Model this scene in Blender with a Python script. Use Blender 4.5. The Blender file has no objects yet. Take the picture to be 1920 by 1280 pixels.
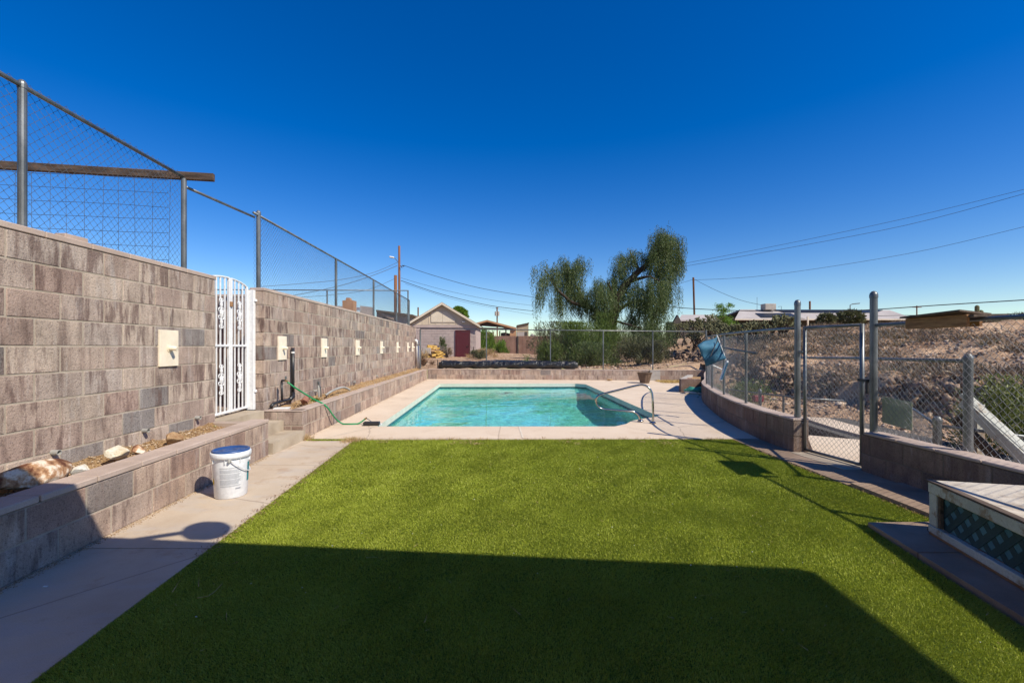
import bpy, bmesh, math, random
import numpy as np
from mathutils import Vector, Matrix, noise
R = math.radians
rnd = random.Random(7)
nprng = np.random.default_rng(11)
sc = bpy.context.scene
COL = sc.collection

# ------------------------------------------------------------------ camera, sky, sun, exposure
EYE = 1.345
F = 853.0
cam_d = bpy.data.cameras.new('camera')
cam = bpy.data.objects.new('camera', cam_d)
COL.objects.link(cam)
cam.location = (0, 0, EYE)
cam.rotation_euler = (R(90), 0, 0)
cam_d.sensor_width = 36
cam_d.lens = 36 * F / 1920
cam_d.shift_y = 10 / 1920
cam_d.clip_start = 0.05
cam_d.clip_end = 3000
sc.camera = cam

SUN_A, SUN_B = 0.82, 0.60                     # a 1 m post throws its shadow 0.82 m to the left, 0.60 m away
EL = math.atan(1 / math.hypot(SUN_A, SUN_B))
AZ = math.atan2(SUN_A, -SUN_B)
w = bpy.data.worlds.new('World')
sc.world = w
w.use_nodes = True
nt = w.node_tree
bg = nt.nodes['Background']
sky = nt.nodes.new('ShaderNodeTexSky')
sky.sky_type = 'NISHITA'
sky.sun_disc = False
sky.sun_elevation = EL
sky.sun_rotation = AZ
sky.altitude = 300
sky.air_density = 1.0
sky.dust_density = 0.15
sky.ozone_density = 2.2
hs = nt.nodes.new('ShaderNodeHueSaturation')
hs.inputs['Saturation'].default_value = 1.5
hs.inputs['Hue'].default_value = 0.516
nt.links.new(sky.outputs[0], hs.inputs['Color'])
nt.links.new(hs.outputs[0], bg.inputs['Color'])
bg.inputs['Strength'].default_value = 0.114

sun_d = bpy.data.lights.new('sun', 'SUN')
sun_d.energy = 4.9
sun_d.angle = R(0.5)
sun_d.cycles.is_caustics_light = True      # sunlight refracted into the pool
sun_d.color = (1.0, 0.925, 0.78)
sun = bpy.data.objects.new('sun', sun_d)
COL.objects.link(sun)
sun.location = (30, -20, 40)
sun.rotation_euler = Vector((SUN_A, -SUN_B, 1.0)).to_track_quat('Z', 'Y').to_euler()

vs = sc.view_settings
vs.view_transform = 'Standard'
vs.look = 'None'
vs.exposure = 0.3
vs.gamma = 1.0
vs.use_curve_mapping = False
sc.cycles.max_bounces = 8
sc.cycles.transparent_max_bounces = 16
sc.cycles.use_denoising = True

# ------------------------------------------------------------------ helpers
def P(px, py, Y):
    return Vector(((px - 960) / F * Y, Y, EYE - (py - 650) / F * Y))
def G(px, py, z=0.0):
    Y = (EYE - z) * F / (py - 650)
    return Vector(((px - 960) / F * Y, Y, z))

class MB:
    def __init__(s):
        s.v = []; s.f = []
    def add(s, vs_, fs):
        n = len(s.v)
        s.v.extend([tuple(p) for p in vs_])
        s.f.extend([tuple(i + n for i in f) for f in fs])
        return s
    def box(s, c, size, rot=None, ch=0.0):
        hx, hy, hz = size[0] / 2, size[1] / 2, size[2] / 2
        c = Vector(c)
        if ch <= 0:
            vv = [Vector((x * hx, y * hy, z * hz)) for x in (-1, 1) for y in (-1, 1) for z in (-1, 1)]
            ff = [(0, 1, 3, 2), (4, 6, 7, 5), (0, 4, 5, 1), (2, 3, 7, 6), (0, 2, 6, 4), (1, 5, 7, 3)]
        else:
            vv = []; idx = {}
            for x in (-1, 1):
                for y in (-1, 1):
                    for z in (-1, 1):
                        for a in range(3):
                            d = [hx, hy, hz]
                            p = [x * (hx if a == 0 else hx - ch), y * (hy if a == 1 else hy - ch), z * (hz if a == 2 else hz - ch)]
                            idx[(x, y, z, a)] = len(vv); vv.append(Vector(p))
            ff = []
            for a in range(3):
                b, c2 = (a + 1) % 3, (a + 2) % 3
                for sg in (-1, 1):
                    q = []
                    for (u, v_) in ((-1, -1), (1, -1), (1, 1), (-1, 1)):
                        k = [0, 0, 0]; k[a] = sg; k[b] = u; k[c2] = v_
                        q.append(idx[(k[0], k[1], k[2], a)])
                    ff.append(tuple(q if sg > 0 else q[::-1]))
                for u in (-1, 1):
                    for v_ in (-1, 1):
                        e = []
                        for t in (-1, 1):
                            k = [0, 0, 0]; k[a] = t; k[b] = u; k[c2] = v_
                            e.append((idx[(*k, b)], idx[(*k, c2)]))
                        q = (e[0][0], e[1][0], e[1][1], e[0][1])
                        ff.append(q if u * v_ < 0 else q[::-1])
            for x in (-1, 1):
                for y in (-1, 1):
                    for z in (-1, 1):
                        q = (idx[(x, y, z, 0)], idx[(x, y, z, 1)], idx[(x, y, z, 2)])
                        ff.append(q if x * y * z > 0 else q[::-1])
        if rot is not None:
            vv = [rot @ p for p in vv]
        return s.add([p + c for p in vv], ff)
    def beam(s, a, b, wd, ht, ch=0.0, up=(0, 0, 1)):
        a = Vector(a); b = Vector(b); d = b - a
        y = d.normalized(); x = y.cross(Vector(up)).normalized(); z = x.cross(y)
        m = Matrix((x, y, z)).transposed()
        return s.box((a + b) / 2, (wd, d.length, ht), m, ch)
    def tube(s, pts, r, n=8, caps=True):
        pts = [Vector(p) for p in pts]
        rr = r if isinstance(r, (list, tuple)) else [r] * len(pts)
        ref = None; rings = []
        for i, p in enumerate(pts):
            d = (pts[min(i + 1, len(pts) - 1)] - pts[max(i - 1, 0)])
            if d.length < 1e-9: d = Vector((0, 0, 1))
            d.normalize()
            if ref is None:
                ref = Vector((1, 0, 0)) if abs(d.x) < 0.8 else Vector((0, 1, 0))
            u = (ref - d * ref.dot(d))
            if u.length < 1e-6:
                u = d.orthogonal()
            u.normalize(); v = d.cross(u); ref = u
            rings.append([p + (u * math.cos(2 * math.pi * k / n) + v * math.sin(2 * math.pi * k / n)) * rr[i] for k in range(n)])
        vv = [q for ring in rings for q in ring]; ff = []
        for i in range(len(pts) - 1):
            for k in range(n):
                k2 = (k + 1) % n
                ff.append((i * n + k, i * n + k2, (i + 1) * n + k2, (i + 1) * n + k))
        if caps:
            ff.append(tuple(range(n))[::-1]); ff.append(tuple((len(pts) - 1) * n + k for k in range(n)))
        return s.add(vv, ff)
    def lathe(s, prof, c=(0, 0, 0), n=32, ang=0.0):
        c = Vector(c); vv = []; ff = []
        for (r, z) in prof:
            for k in range(n):
                a = 2 * math.pi * k / n + ang
                vv.append(c + Vector((r * math.cos(a), r * math.sin(a), z)))
        for i in range(len(prof) - 1):
            for k in range(n):
                k2 = (k + 1) % n
                ff.append((i * n + k, i * n + k2, (i + 1) * n + k2, (i + 1) * n + k))
        return s.add(vv, ff)
    def prism(s, poly, z0, z1):
        n = len(poly)
        vv = [(x, y, z0) for x, y in poly] + [(x, y, z1) for x, y in poly]
        ff = [tuple(range(n))[::-1], tuple(range(n, 2 * n))] + [(i, (i + 1) % n, n + (i + 1) % n, n + i) for i in range(n)]
        return s.add(vv, ff)
    def slab(s, top, th, axis=(0, 0, -1)):
        n = len(top); ax = Vector(axis) * th
        vv = [Vector(p) for p in top] + [Vector(p) + ax for p in top]
        ff = [tuple(range(n)), tuple(range(n, 2 * n))[::-1]] + [(i, n + i, n + (i + 1) % n, (i + 1) % n) for i in range(n)]
        return s.add(vv, ff)
    def mesh(s, name, m=None, smooth=False, fix=True):
        me = bpy.data.meshes.new(name)
        me.from_pydata(s.v, [], s.f)
        if fix and len(s.f) < 60000:
            bm = bmesh.new(); bm.from_mesh(me)
            bmesh.ops.recalc_face_normals(bm, faces=bm.faces)
            bm.to_mesh(me); bm.free()
        if smooth:
            me.polygons.foreach_set('use_smooth', [True] * len(me.polygons))
        if m is not None: me.materials.append(m)
        me.update()
        return me

def np_mesh(name, V, Fc, m):
    """V (n,3), Fc (k,3 or 4) arrays"""
    me = bpy.data.meshes.new(name)
    k, c = Fc.shape
    me.vertices.add(len(V)); me.vertices.foreach_set('co', V.astype(np.float32).ravel())
    me.loops.add(k * c); me.loops.foreach_set('vertex_index', Fc.astype(np.int32).ravel())
    me.polygons.add(k)
    me.polygons.foreach_set('loop_start', (np.arange(k) * c).astype(np.int32))
    me.polygons.foreach_set('loop_total', np.full(k, c, dtype=np.int32))
    me.update(calc_edges=True)
    me.materials.append(m)
    return me

def link(name, me, parent=None, **props):
    o = bpy.data.objects.new(name, me)
    COL.objects.link(o)
    if parent is not None:
        o.parent = parent
        if not parent.parent:
            o.location = -parent.location
    for k, v in props.items():
        o[k] = v
    return o

def thing(name, label, cat, loc=(0, 0, 0), group=None):
    o = bpy.data.objects.new(name, None)
    o.empty_display_size = 0.1
    COL.objects.link(o); o.location = loc
    o['label'] = label; o['category'] = cat
    if group: o['group'] = group
    return o
def tagged(name, me, label, cat, group=None):
    o = link(name, me, label=label, category=cat)
    if group: o['group'] = group
    return o
def struct(name, me): return link(name, me, kind='structure')

# ------------------------------------------------------------------ materials
class NT:
    def __init__(s, name, rough=0.8, metal=0.0, spec=0.3):
        s.m = bpy.data.materials.new(name); s.m.use_nodes = True
        s.t = s.m.node_tree; s.b = s.t.nodes['Principled BSDF']
        s.b.inputs['Roughness'].default_value = rough
        s.b.inputs['Metallic'].default_value = metal
        s.b.inputs['Specular IOR Level'].default_value = spec
    def n(s, t, **kw):
        nd = s.t.nodes.new('ShaderNode' + t)
        for k, v in kw.items(): setattr(nd, k, v)
        return nd
    def l(s, a, b): s.t.links.new(a, b)
    def pos(s, scale=(1, 1, 1), rndoff=False):
        g = s.n('NewGeometry')
        out = g.outputs['Position']
        if rndoff:
            oi = s.n('ObjectInfo')
            ad = s.n('Math', operation='ADD'); s.l(oi.outputs['Random'], ad.inputs[0]); s.l(g.outputs['Random Per Island'], ad.inputs[1])
            fr = s.n('Math', operation='FRACT'); s.l(ad.outputs[0], fr.inputs[0])
            s.rand = fr.outputs[0]
            mu = s.n('Math', operation='MULTIPLY'); s.l(fr.outputs[0], mu.inputs[0]); mu.inputs[1].default_value = 37.0
            va = s.n('VectorMath', operation='ADD'); s.l(out, va.inputs[0]); s.l(mu.outputs[0], va.inputs[1])
            out = va.outputs[0]
        mp = s.n('VectorMath', operation='MULTIPLY'); s.l(out, mp.inputs[0]); mp.inputs[1].default_value = scale
        return mp.outputs[0]
    def noise(s, vec, scale, detail=4, rough=0.6):
        nd = s.n('TexNoise'); s.l(vec, nd.inputs['Vector'])
        nd.inputs['Scale'].default_value = scale; nd.inputs['Detail'].default_value = detail; nd.inputs['Roughness'].default_value = rough
        return nd.outputs['Fac']
    def ramp(s, fac, stops, interp='LINEAR'):
        r = s.n('ValToRGB'); s.l(fac, r.inputs[0]); r.color_ramp.interpolation = interp
        els = r.color_ramp.elements
        while len(els) < len(stops): els.new(0.5)
        for e, (p, c) in zip(els, stops):
            e.position = p
            e.color = (*c, 1) if isinstance(c, (tuple, list)) else (c, c, c, 1)
        return r.outputs[0]
    def mix(s, fac, a, b, mode='MIX'):
        m = s.n('Mix', data_type='RGBA', blend_type=mode)
        if isinstance(fac, (int, float)): m.inputs[0].default_value = fac
        else: s.l(fac, m.inputs[0])
        for i, x in ((6, a), (7, b)):
            if isinstance(x, (tuple, list)): m.inputs[i].default_value = (*x, 1)
            else: s.l(x, m.inputs[i])
        return m.outputs[2]
    def mul(s, a, b):
        m = s.n('Math', operation='MULTIPLY')
        for i, x in ((0, a), (1, b)):
            if isinstance(x, (int, float)): m.inputs[i].default_value = x
            else: s.l(x, m.inputs[i])
        return m.outputs[0]
    def color(s, c):
        if isinstance(c, (tuple, list)): s.b.inputs['Base Color'].default_value = (*c, 1)
        else: s.l(c, s.b.inputs['Base Color'])
    def bump(s, h, strength=0.5, dist=0.01):
        b = s.n('Bump'); b.inputs['Strength'].default_value = strength; b.inputs['Distance'].default_value = dist
        s.l(h, b.inputs['Height']); s.l(b.outputs[0], s.b.inputs['Normal'])
        return s

def mottled(name, c1, c2, scale=3, rough=0.8, metal=0.0, fine=60, bump=0.3, bdist=0.004, spec=0.3, lo=0.35, hi=0.65, rand=False, stretch=(1, 1, 1)):
    m = NT(name, rough, metal, spec)
    p = m.pos(stretch, rand)
    big = m.noise(p, scale, 5)
    col = m.ramp(big, [(lo, c1), (hi, c2)])
    fn = m.noise(m.pos(), fine, 3)
    col = m.mix(0.35, col, m.ramp(fn, [(0.3, 0.45), (0.7, 0.95)]), 'MULTIPLY')
    if rand:
        rr = m.ramp(m.rand, [(0.0, 0.62), (1.0, 1.0)])
        col = m.mix(1.0, col, rr, 'MULTIPLY')
    m.color(col)
    if bump: m.bump(fn, bump, bdist)
    return m.m

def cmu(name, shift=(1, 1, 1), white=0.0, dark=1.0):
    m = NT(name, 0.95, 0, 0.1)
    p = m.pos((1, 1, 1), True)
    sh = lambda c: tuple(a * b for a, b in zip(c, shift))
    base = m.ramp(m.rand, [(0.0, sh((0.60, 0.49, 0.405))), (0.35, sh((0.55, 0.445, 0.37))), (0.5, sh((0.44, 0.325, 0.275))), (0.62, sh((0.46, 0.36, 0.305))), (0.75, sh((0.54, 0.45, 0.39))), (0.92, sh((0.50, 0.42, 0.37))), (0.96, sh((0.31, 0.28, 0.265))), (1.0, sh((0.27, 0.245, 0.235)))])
    st = m.n('VectorMath', operation='MULTIPLY'); m.l(p, st.inputs[0]); st.inputs[1].default_value = (7.5, 7.5, 1.6)
    streak = m.noise(st.outputs[0], 1.6, 5, 0.6)
    sf = m.mul(m.ramp(streak, [(0.49, 0.0), (0.60, 1.0)]), 0.76 * dark)
    # only some of the blocks carry strong stains
    msk = m.ramp(m.noise(p, 0.35, 1), [(0.38, 0.12), (0.54, 1.0)])
    sf = m.mul(sf, msk)
    col = m.mix(sf, base, (0.17, 0.11, 0.095))
    lt = m.ramp(m.noise(m.pos((5, 5, 0.9)), 1.9, 5), [(0.55, 0.0), (0.72, 1.0)])
    col = m.mix(m.mul(lt, 0.34 + white), col, (0.62, 0.57, 0.53))
    s2 = m.ramp(m.noise(m.pos((6.5, 6.5, 0.8)), 1.5, 6, 0.65), [(0.52, 0.0), (0.66, 1.0)])
    col = m.mix(m.mul(s2, 0.55 * dark), col, (0.20, 0.135, 0.115))
    cloud = m.ramp(m.noise(m.pos(), 3.2, 4), [(0.3, 0.68), (0.7, 1.1)])
    col = m.mix(1.0, col, cloud, 'MULTIPLY')
    g = m.noise(m.pos(), 210, 3, 0.75)
    pit = m.noise(m.pos(), 60, 4, 0.8)
    col = m.mix(0.55, col, m.ramp(g, [(0.36, 0.35), (0.54, 1.12)]), 'MULTIPLY')
    col = m.mix(0.5, col, m.ramp(pit, [(0.36, 0.25), (0.47, 1.05)]), 'MULTIPLY')
    m.color(col)
    m.bump(pit, 0.9, 0.01)
    return m.m

M = {}
M['cmu'] = cmu('weathered_block', (0.96, 0.94, 0.92), white=0.12)
M['cmu2'] = cmu('streaked_block', (0.90, 0.84, 0.80), white=0.22, dark=1.2)
M['cmu3'] = cmu('planter_block', (0.90, 0.83, 0.78), white=0.05, dark=0.8)
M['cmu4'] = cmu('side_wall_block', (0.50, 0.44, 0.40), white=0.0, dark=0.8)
M['cap'] = mottled('cap_block', (0.43, 0.335, 0.28), (0.54, 0.43, 0.365), 2.5, 0.95, fine=150, bump=0.4, spec=0.1)
M['newblock'] = mottled('pale_block', (0.42, 0.38, 0.34), (0.5, 0.45, 0.4), 4, 0.95, fine=150, spec=0.1)
M['mortar'] = mottled('mortar', (0.36, 0.30, 0.235), (0.48, 0.41, 0.33), 6, 0.95, fine=120, spec=0.1)
M['mortar_dark'] = mottled('dark_mortar', (0.15, 0.12, 0.095), (0.22, 0.18, 0.14), 6, 0.95, fine=120, spec=0.1)
M['steel'] = mottled('galvanised_steel', (0.12, 0.13, 0.132), (0.24, 0.25, 0.252), 7, 0.42, 0.55, fine=90, bump=0.15, bdist=0.001, spec=0.5, stretch=(1, 1, 0.4))
M['wire'] = mottled('fence_wire', (0.22, 0.222, 0.225), (0.40, 0.402, 0.405), 9, 0.45, 0.5, fine=50, bump=0)
M['wire_sky'] = mottled('sky_darkened_fence_wire', (0.08, 0.085, 0.09), (0.17, 0.175, 0.18), 9, 0.45, 0.5, fine=50, bump=0)  # darker copy of the fence wire, imitating its look against bright sky
M['darkwire'] = mottled('dark_wire', (0.03, 0.03, 0.033), (0.07, 0.07, 0.075), 4, 0.6, 0.2, fine=50, bump=0)
M['white_paint'] = mottled('white_gate_paint', (0.76, 0.76, 0.77), (0.86, 0.86, 0.86), 4, 0.4, 0, fine=30, bump=0.1, bdist=0.001, spec=0.4)
M['wood_dark'] = mottled('dark_weathered_wood', (0.045, 0.03, 0.022), (0.12, 0.08, 0.058), 3, 0.85, fine=25, bump=0.5, stretch=(1, 9, 9))
M['wood_orange'] = mottled('stained_wood', (0.22, 0.10, 0.035), (0.40, 0.21, 0.085), 5, 0.7, fine=40, bump=0.5, stretch=(6, 1, 9))
M['wood_yellow'] = mottled('split_yellow_wood', (0.42, 0.24, 0.05), (0.62, 0.40, 0.11), 5, 0.8, fine=20, bump=0.2)
M['wood_gray'] = mottled('weathered_grey_wood', (0.07, 0.048, 0.034), (0.16, 0.115, 0.085), 5, 0.85, fine=40, bump=0.5, stretch=(6, 1, 9))
M['concrete'] = None
def concrete():
    m = NT('path_concrete', 0.85, 0, 0.25)
    p = m.pos()
    col = m.ramp(m.noise(p, 0.9, 6, 0.62), [(0.3, (0.42, 0.32, 0.23)), (0.5, (0.52, 0.42, 0.315)), (0.7, (0.57, 0.49, 0.395))])
    col = m.mix(m.mul(m.ramp(m.noise(p, 3.5, 5), [(0.56, 0.0), (0.66, 1.0)]), 0.45), col, (0.36, 0.225, 0.13))
    st = m.n('VectorMath', operation='MULTIPLY'); m.l(p, st.inputs[0]); st.inputs[1].default_value = (1.0, 2.6, 1.0)
    col = m.mix(m.mul(m.ramp(m.noise(st.outputs[0], 1.3, 7, 0.7), [(0.50, 0.0), (0.62, 1.0)]), 0.35), col, (0.44, 0.41, 0.39))
    vo = m.n('TexVoronoi', feature='DISTANCE_TO_EDGE'); m.l(m.mix(0.10, p, m.noise(p, 3, 4)), vo.inputs['Vector']); vo.inputs['Scale'].default_value = 0.45
    col = m.mix(m.ramp(vo.outputs['Distance'], [(0.0, 0.55), (0.004, 0.0)]), col, (0.14, 0.10, 0.075))
    g = m.noise(p, 230, 3)
    col = m.mix(0.4, col, m.ramp(g, [(0.3, 0.6), (0.6, 1.05)]), 'MULTIPLY')
    m.color(col); m.bump(g, 0.25, 0.002)
    return m.m
M['concrete'] = concrete()
def deckmat():
    m = NT('pool_deck_coating', 0.9, 0, 0.15)
    p = m.pos()
    col = m.ramp(m.noise(p, 0.7, 6, 0.6), [(0.3, (0.60, 0.475, 0.355)), (0.7, (0.70, 0.575, 0.445))])
    g = m.noise(p, 70, 4, 0.7)
    col = m.mix(0.5, col, m.ramp(g, [(0.35, 0.72), (0.55, 1.05)]), 'MULTIPLY')
    col = m.mix(m.mul(m.ramp(m.noise(p, 2.3, 6, 0.7), [(0.52, 0.0), (0.68, 1.0)]), 0.38), col, (0.48, 0.35, 0.24))
    vo = m.n('TexVoronoi', feature='DISTANCE_TO_EDGE'); m.l(m.mix(0.10, p, m.noise(p, 3, 4)), vo.inputs['Vector']); vo.inputs['Scale'].default_value = 0.35
    col = m.mix(m.ramp(vo.outputs['Distance'], [(0.0, 0.5), (0.0035, 0.0)]), col, (0.2, 0.14, 0.10))
    m.color(col); m.bump(g, 0.5, 0.003)
    return m.m
M['deck'] = deckmat()
M['pave'] = mottled('brown_paving', (0.27, 0.19, 0.135), (0.40, 0.29, 0.21), 2.5, 0.9, fine=140, spec=0.15)
M['step'] = mottled('step_concrete', (0.37, 0.295, 0.215), (0.50, 0.42, 0.32), 3, 0.9, fine=120, spec=0.2)
M['landing'] = mottled('landing_slab', (0.38, 0.29, 0.23), (0.47, 0.375, 0.31), 3, 0.9, fine=120, spec=0.2)
M['tile'] = mottled('pool_tile', (0.012, 0.06, 0.075), (0.03, 0.11, 0.12), 14, 0.25, fine=40, bump=0, spec=0.5)
M['cream'] = mottled('cream_plate', (0.84, 0.73, 0.56), (0.90, 0.80, 0.64), 3, 0.6, fine=8, bump=0.05)
M['blackpipe'] = mottled('black_pipe', (0.012, 0.012, 0.014), (0.03, 0.03, 0.034), 4, 0.38, fine=30, bump=0.1, spec=0.5)
M['pvc'] = mottled('white_pvc', (0.72, 0.72, 0.70), (0.82, 0.82, 0.80), 4, 0.4, fine=30, bump=0)
M['greypvc'] = mottled('grey_pvc', (0.30, 0.29, 0.27), (0.42, 0.41, 0.38), 4, 0.5, fine=30, bump=0)
M['hose'] = mottled('green_hose', (0.01, 0.22, 0.075), (0.02, 0.32, 0.12), 6, 0.4, fine=60, bump=0.1, bdist=0.001, spec=0.5)
M['tealhose'] = mottled('teal_hose', (0.03, 0.26, 0.20), (0.08, 0.38, 0.30), 6, 0.45, fine=60, bump=0)
M['brass'] = mottled('brass_fitting', (0.45, 0.30, 0.10), (0.6, 0.42, 0.16), 6, 0.35, 0.8, fine=60, bump=0)
M['chrome'] = mottled('polished_steel', (0.42, 0.39, 0.34), (0.56, 0.53, 0.47), 6, 0.16, 1.0, fine=30, bump=0, spec=0.5)
M['pot'] = mottled('brown_pot', (0.11, 0.07, 0.045), (0.19, 0.125, 0.085), 5, 0.6, fine=50, bump=0.2)
M['blackplastic'] = mottled('black_sheet', (0.008, 0.008, 0.009), (0.02, 0.02, 0.022), 5, 0.33, fine=9, bump=1.0, bdist=0.05, spec=0.6)
M['bucketwhite'] = mottled('bucket_white', (0.74, 0.75, 0.77), (0.82, 0.83, 0.85), 4, 0.35, fine=30, bump=0.03, spec=0.5)
M['lidblue'] = mottled('lid_blue', (0.018, 0.06, 0.20), (0.03, 0.09, 0.27), 5, 0.4, fine=60, bump=0.05, spec=0.5)
M['ink'] = mottled('label_ink', (0.27, 0.28, 0.31), (0.36, 0.37, 0.40), 5, 0.6, fine=60, bump=0)
M['labelteal'] = mottled('label_teal', (0.0, 0.16, 0.20), (0.02, 0.30, 0.32), 5, 0.5, fine=60, bump=0)
M['labelyellow'] = mottled('label_yellow', (0.6, 0.42, 0.02), (0.7, 0.5, 0.04), 5, 0.5, fine=60, bump=0)
M['netblue'] = mottled('blue_mesh_cloth', (0.018, 0.085, 0.15), (0.05, 0.18, 0.28), 3.5, 0.7, fine=200, bump=0.3, bdist=0.002)
M['teal_panel'] = mottled('teal_lattice_paint', (0.014, 0.04, 0.052), (0.026, 0.065, 0.08), 6, 0.7, fine=80, bump=0.3)
def peeling():
    m = NT('peeling_white_paint', 0.75, 0, 0.25)
    p = m.pos()
    ch = m.ramp(m.noise(p, 5, 6, 0.7), [(0.53, 0.0), (0.60, 1.0)])
    col = m.mix(m.mul(ch, 0.8), m.ramp(m.noise(p, 2, 4), [(0.3, (0.38, 0.38, 0.33)), (0.7, (0.56, 0.56, 0.50))]), (0.26, 0.17, 0.10))
    fn = m.noise(p, 70, 3)
    col = m.mix(0.4, col, m.ramp(fn, [(0.3, 0.55), (0.6, 1.0)]), 'MULTIPLY')
    m.color(col); m.bump(fn, 0.3, 0.002)
    return m.m
M['peel'] = peeling()
M['lid'] = mottled('stained_plywood', (0.30, 0.22, 0.15), (0.66, 0.58, 0.47), 4, 0.85, fine=40, bump=0.3, lo=0.30, hi=0.52)
M['rust'] = mottled('rusty_edge', (0.25, 0.12, 0.05), (0.36, 0.2, 0.1), 6, 0.9, fine=90)
def soil(name, c1, c2, c3, sc1=1.2, fine=55):
    m = NT(name, 0.97, 0, 0.05)
    p = m.pos()
    col = m.ramp(m.noise(p, sc1, 7, 0.65), [(0.33, c1), (0.5, c2), (0.68, c3)])
    g = m.noise(p, fine, 5, 0.8)
    col = m.mix(0.75, col, m.ramp(g, [(0.33, 0.38), (0.58, 1.1)]), 'MULTIPLY')
    m.color(col); m.bump(g, 1.0, 0.02)
    return m.m
M['bedsoil'] = soil('orange_soil', (0.36, 0.21, 0.10), (0.44, 0.28, 0.14), (0.50, 0.34, 0.19), 4, 90)
M['desert'] = soil('desert_ground', (0.27, 0.165, 0.10), (0.42, 0.275, 0.175), (0.54, 0.385, 0.26), 0.8, 11)
M['gravelgrey'] = soil('grey_gravel', (0.10, 0.095, 0.09), (0.15, 0.14, 0.13), (0.21, 0.19, 0.17), 2, 40)
M['turfbase'] = mottled('turf_backing', (0.07, 0.10, 0.016), (0.11, 0.15, 0.028), 6, 0.95, fine=160, bump=0.6, bdist=0.01, spec=0.05)
def blades(name, ca, cb, cc, transl=0.25, big=1.1):
    m = NT(name, 0.5, 0, 0.3)
    g = m.n('NewGeometry')
    col = m.ramp(g.outputs['Random Per Island'], [(0.0, ca), (0.6, cb), (1.0, cc)])
    col = m.mix(1.0, col, m.ramp(m.noise(m.pos(), big, 5, 0.65), [(0.30, 0.80), (0.68, 1.08)]), 'MULTIPLY')
    m.color(col)
    if transl:
        tr = m.n('BsdfTranslucent'); m.l(col, tr.inputs[0])
        mx = m.n('MixShader'); mx.inputs[0].default_value = transl
        out = m.t.nodes['Material Output']
        m.l(m.b.outputs[0], mx.inputs[1]); m.l(tr.outputs[0], mx.inputs[2]); m.l(mx.outputs[0], out.inputs[0])
    return m.m
M['turf'] = blades('turf_blades', (0.27, 0.325, 0.028), (0.38, 0.44, 0.045), (0.54, 0.57, 0.11), 0.12, 1.6)
M['straw'] = blades('dry_straw', (0.42, 0.27, 0.12), (0.5, 0.35, 0.17), (0.6, 0.45, 0.25), 0.2)
M['litter'] = blades('leaf_litter', (0.10, 0.05, 0.03), (0.22, 0.12, 0.07), (0.4, 0.27, 0.15), 0.1)
M['leaf_tree'] = blades('willow_leaves', (0.05, 0.08, 0.022), (0.10, 0.145, 0.036), (0.23, 0.26, 0.13), 0.35, 0.9)
M['leaf_bush'] = blades('broom_leaves', (0.075, 0.12, 0.024), (0.13, 0.185, 0.036), (0.19, 0.25, 0.07), 0.3, 0.8)
M['leaf_bright'] = blades('bright_leaves', (0.10, 0.19, 0.02), (0.16, 0.27, 0.03), (0.22, 0.33, 0.05), 0.3, 0.8)
M['leaf_olive'] = blades('olive_leaves', (0.075, 0.085, 0.035), (0.12, 0.125, 0.055), (0.18, 0.175, 0.09), 0.2, 0.8)
M['leaf_olive2'] = blades('yellow_green_leaves', (0.07, 0.10, 0.02), (0.15, 0.18, 0.035), (0.26, 0.27, 0.08), 0.2, 0.8)
M['leaf_gray'] = blades('dry_brush_twigs', (0.11, 0.075, 0.045), (0.23, 0.16, 0.10), (0.40, 0.30, 0.185), 0.05, 0.5)
M['bark'] = mottled('dark_bark', (0.035, 0.024, 0.018), (0.085, 0.06, 0.045), 4, 0.95, fine=30, bump=0.8, bdist=0.02, stretch=(1, 1, 0.3))
M['cholla'] = mottled('cholla_joints', (0.10, 0.10, 0.045), (0.20, 0.19, 0.10), 8, 0.9, fine=40, bump=0.8, bdist=0.02)
M['chollatrunk'] = mottled('cholla_trunk', (0.05, 0.035, 0.025), (0.11, 0.08, 0.055), 8, 0.9, fine=40, bump=0.8, bdist=0.02)
def rockmat(name, c1, c2, c3, scale=5):
    m = NT(name, 0.85, 0, 0.2)
    p = m.pos((1, 1, 1))
    col = m.ramp(m.noise(p, scale, 6, 0.6), [(0.40, c1), (0.5, c2), (0.58, c3)])
    g = m.noise(p, 80, 4)
    col = m.mix(0.4, col, m.ramp(g, [(0.3, 0.5), (0.6, 1.0)]), 'MULTIPLY')
    m.color(col); m.bump(g, 0.5, 0.005)
    return m.m
M['rock_red'] = rockmat('banded_red_rock', (0.13, 0.05, 0.028), (0.42, 0.24, 0.13), (0.70, 0.60, 0.48), 9)
M['rock_white'] = rockmat('quartz_rock', (0.55, 0.45, 0.30), (0.68, 0.62, 0.50), (0.74, 0.70, 0.62))
M['rock_tan'] = rockmat('tan_rock', (0.28, 0.16, 0.08), (0.40, 0.26, 0.14), (0.48, 0.33, 0.18))
M['brick'] = mottled('red_brick', (0.30, 0.13, 0.09), (0.42, 0.22, 0.16), 8, 0.9, fine=90)
M['pebble'] = blades('slope_stones', (0.16, 0.095, 0.06), (0.34, 0.22, 0.14), (0.64, 0.52, 0.41), 0.0)
M['pebble_bed'] = blades('bed_pebbles', (0.22, 0.12, 0.06), (0.45, 0.31, 0.18), (0.6, 0.5, 0.38), 0.0)
M['pole'] = mottled('creosote_pole', (0.13, 0.05, 0.022), (0.24, 0.105, 0.05), 2, 0.85, fine=20, bump=0.2, stretch=(1, 1, 0.2))
M['shedwall'] = mottled('mauve_block_paint', (0.44, 0.35, 0.32), (0.52, 0.42, 0.385), 2, 0.9, fine=20, bump=0.2)
M['beige'] = mottled('beige_siding', (0.58, 0.48, 0.36), (0.68, 0.57, 0.44), 1.5, 0.85, fine=20, bump=0.1)
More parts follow.
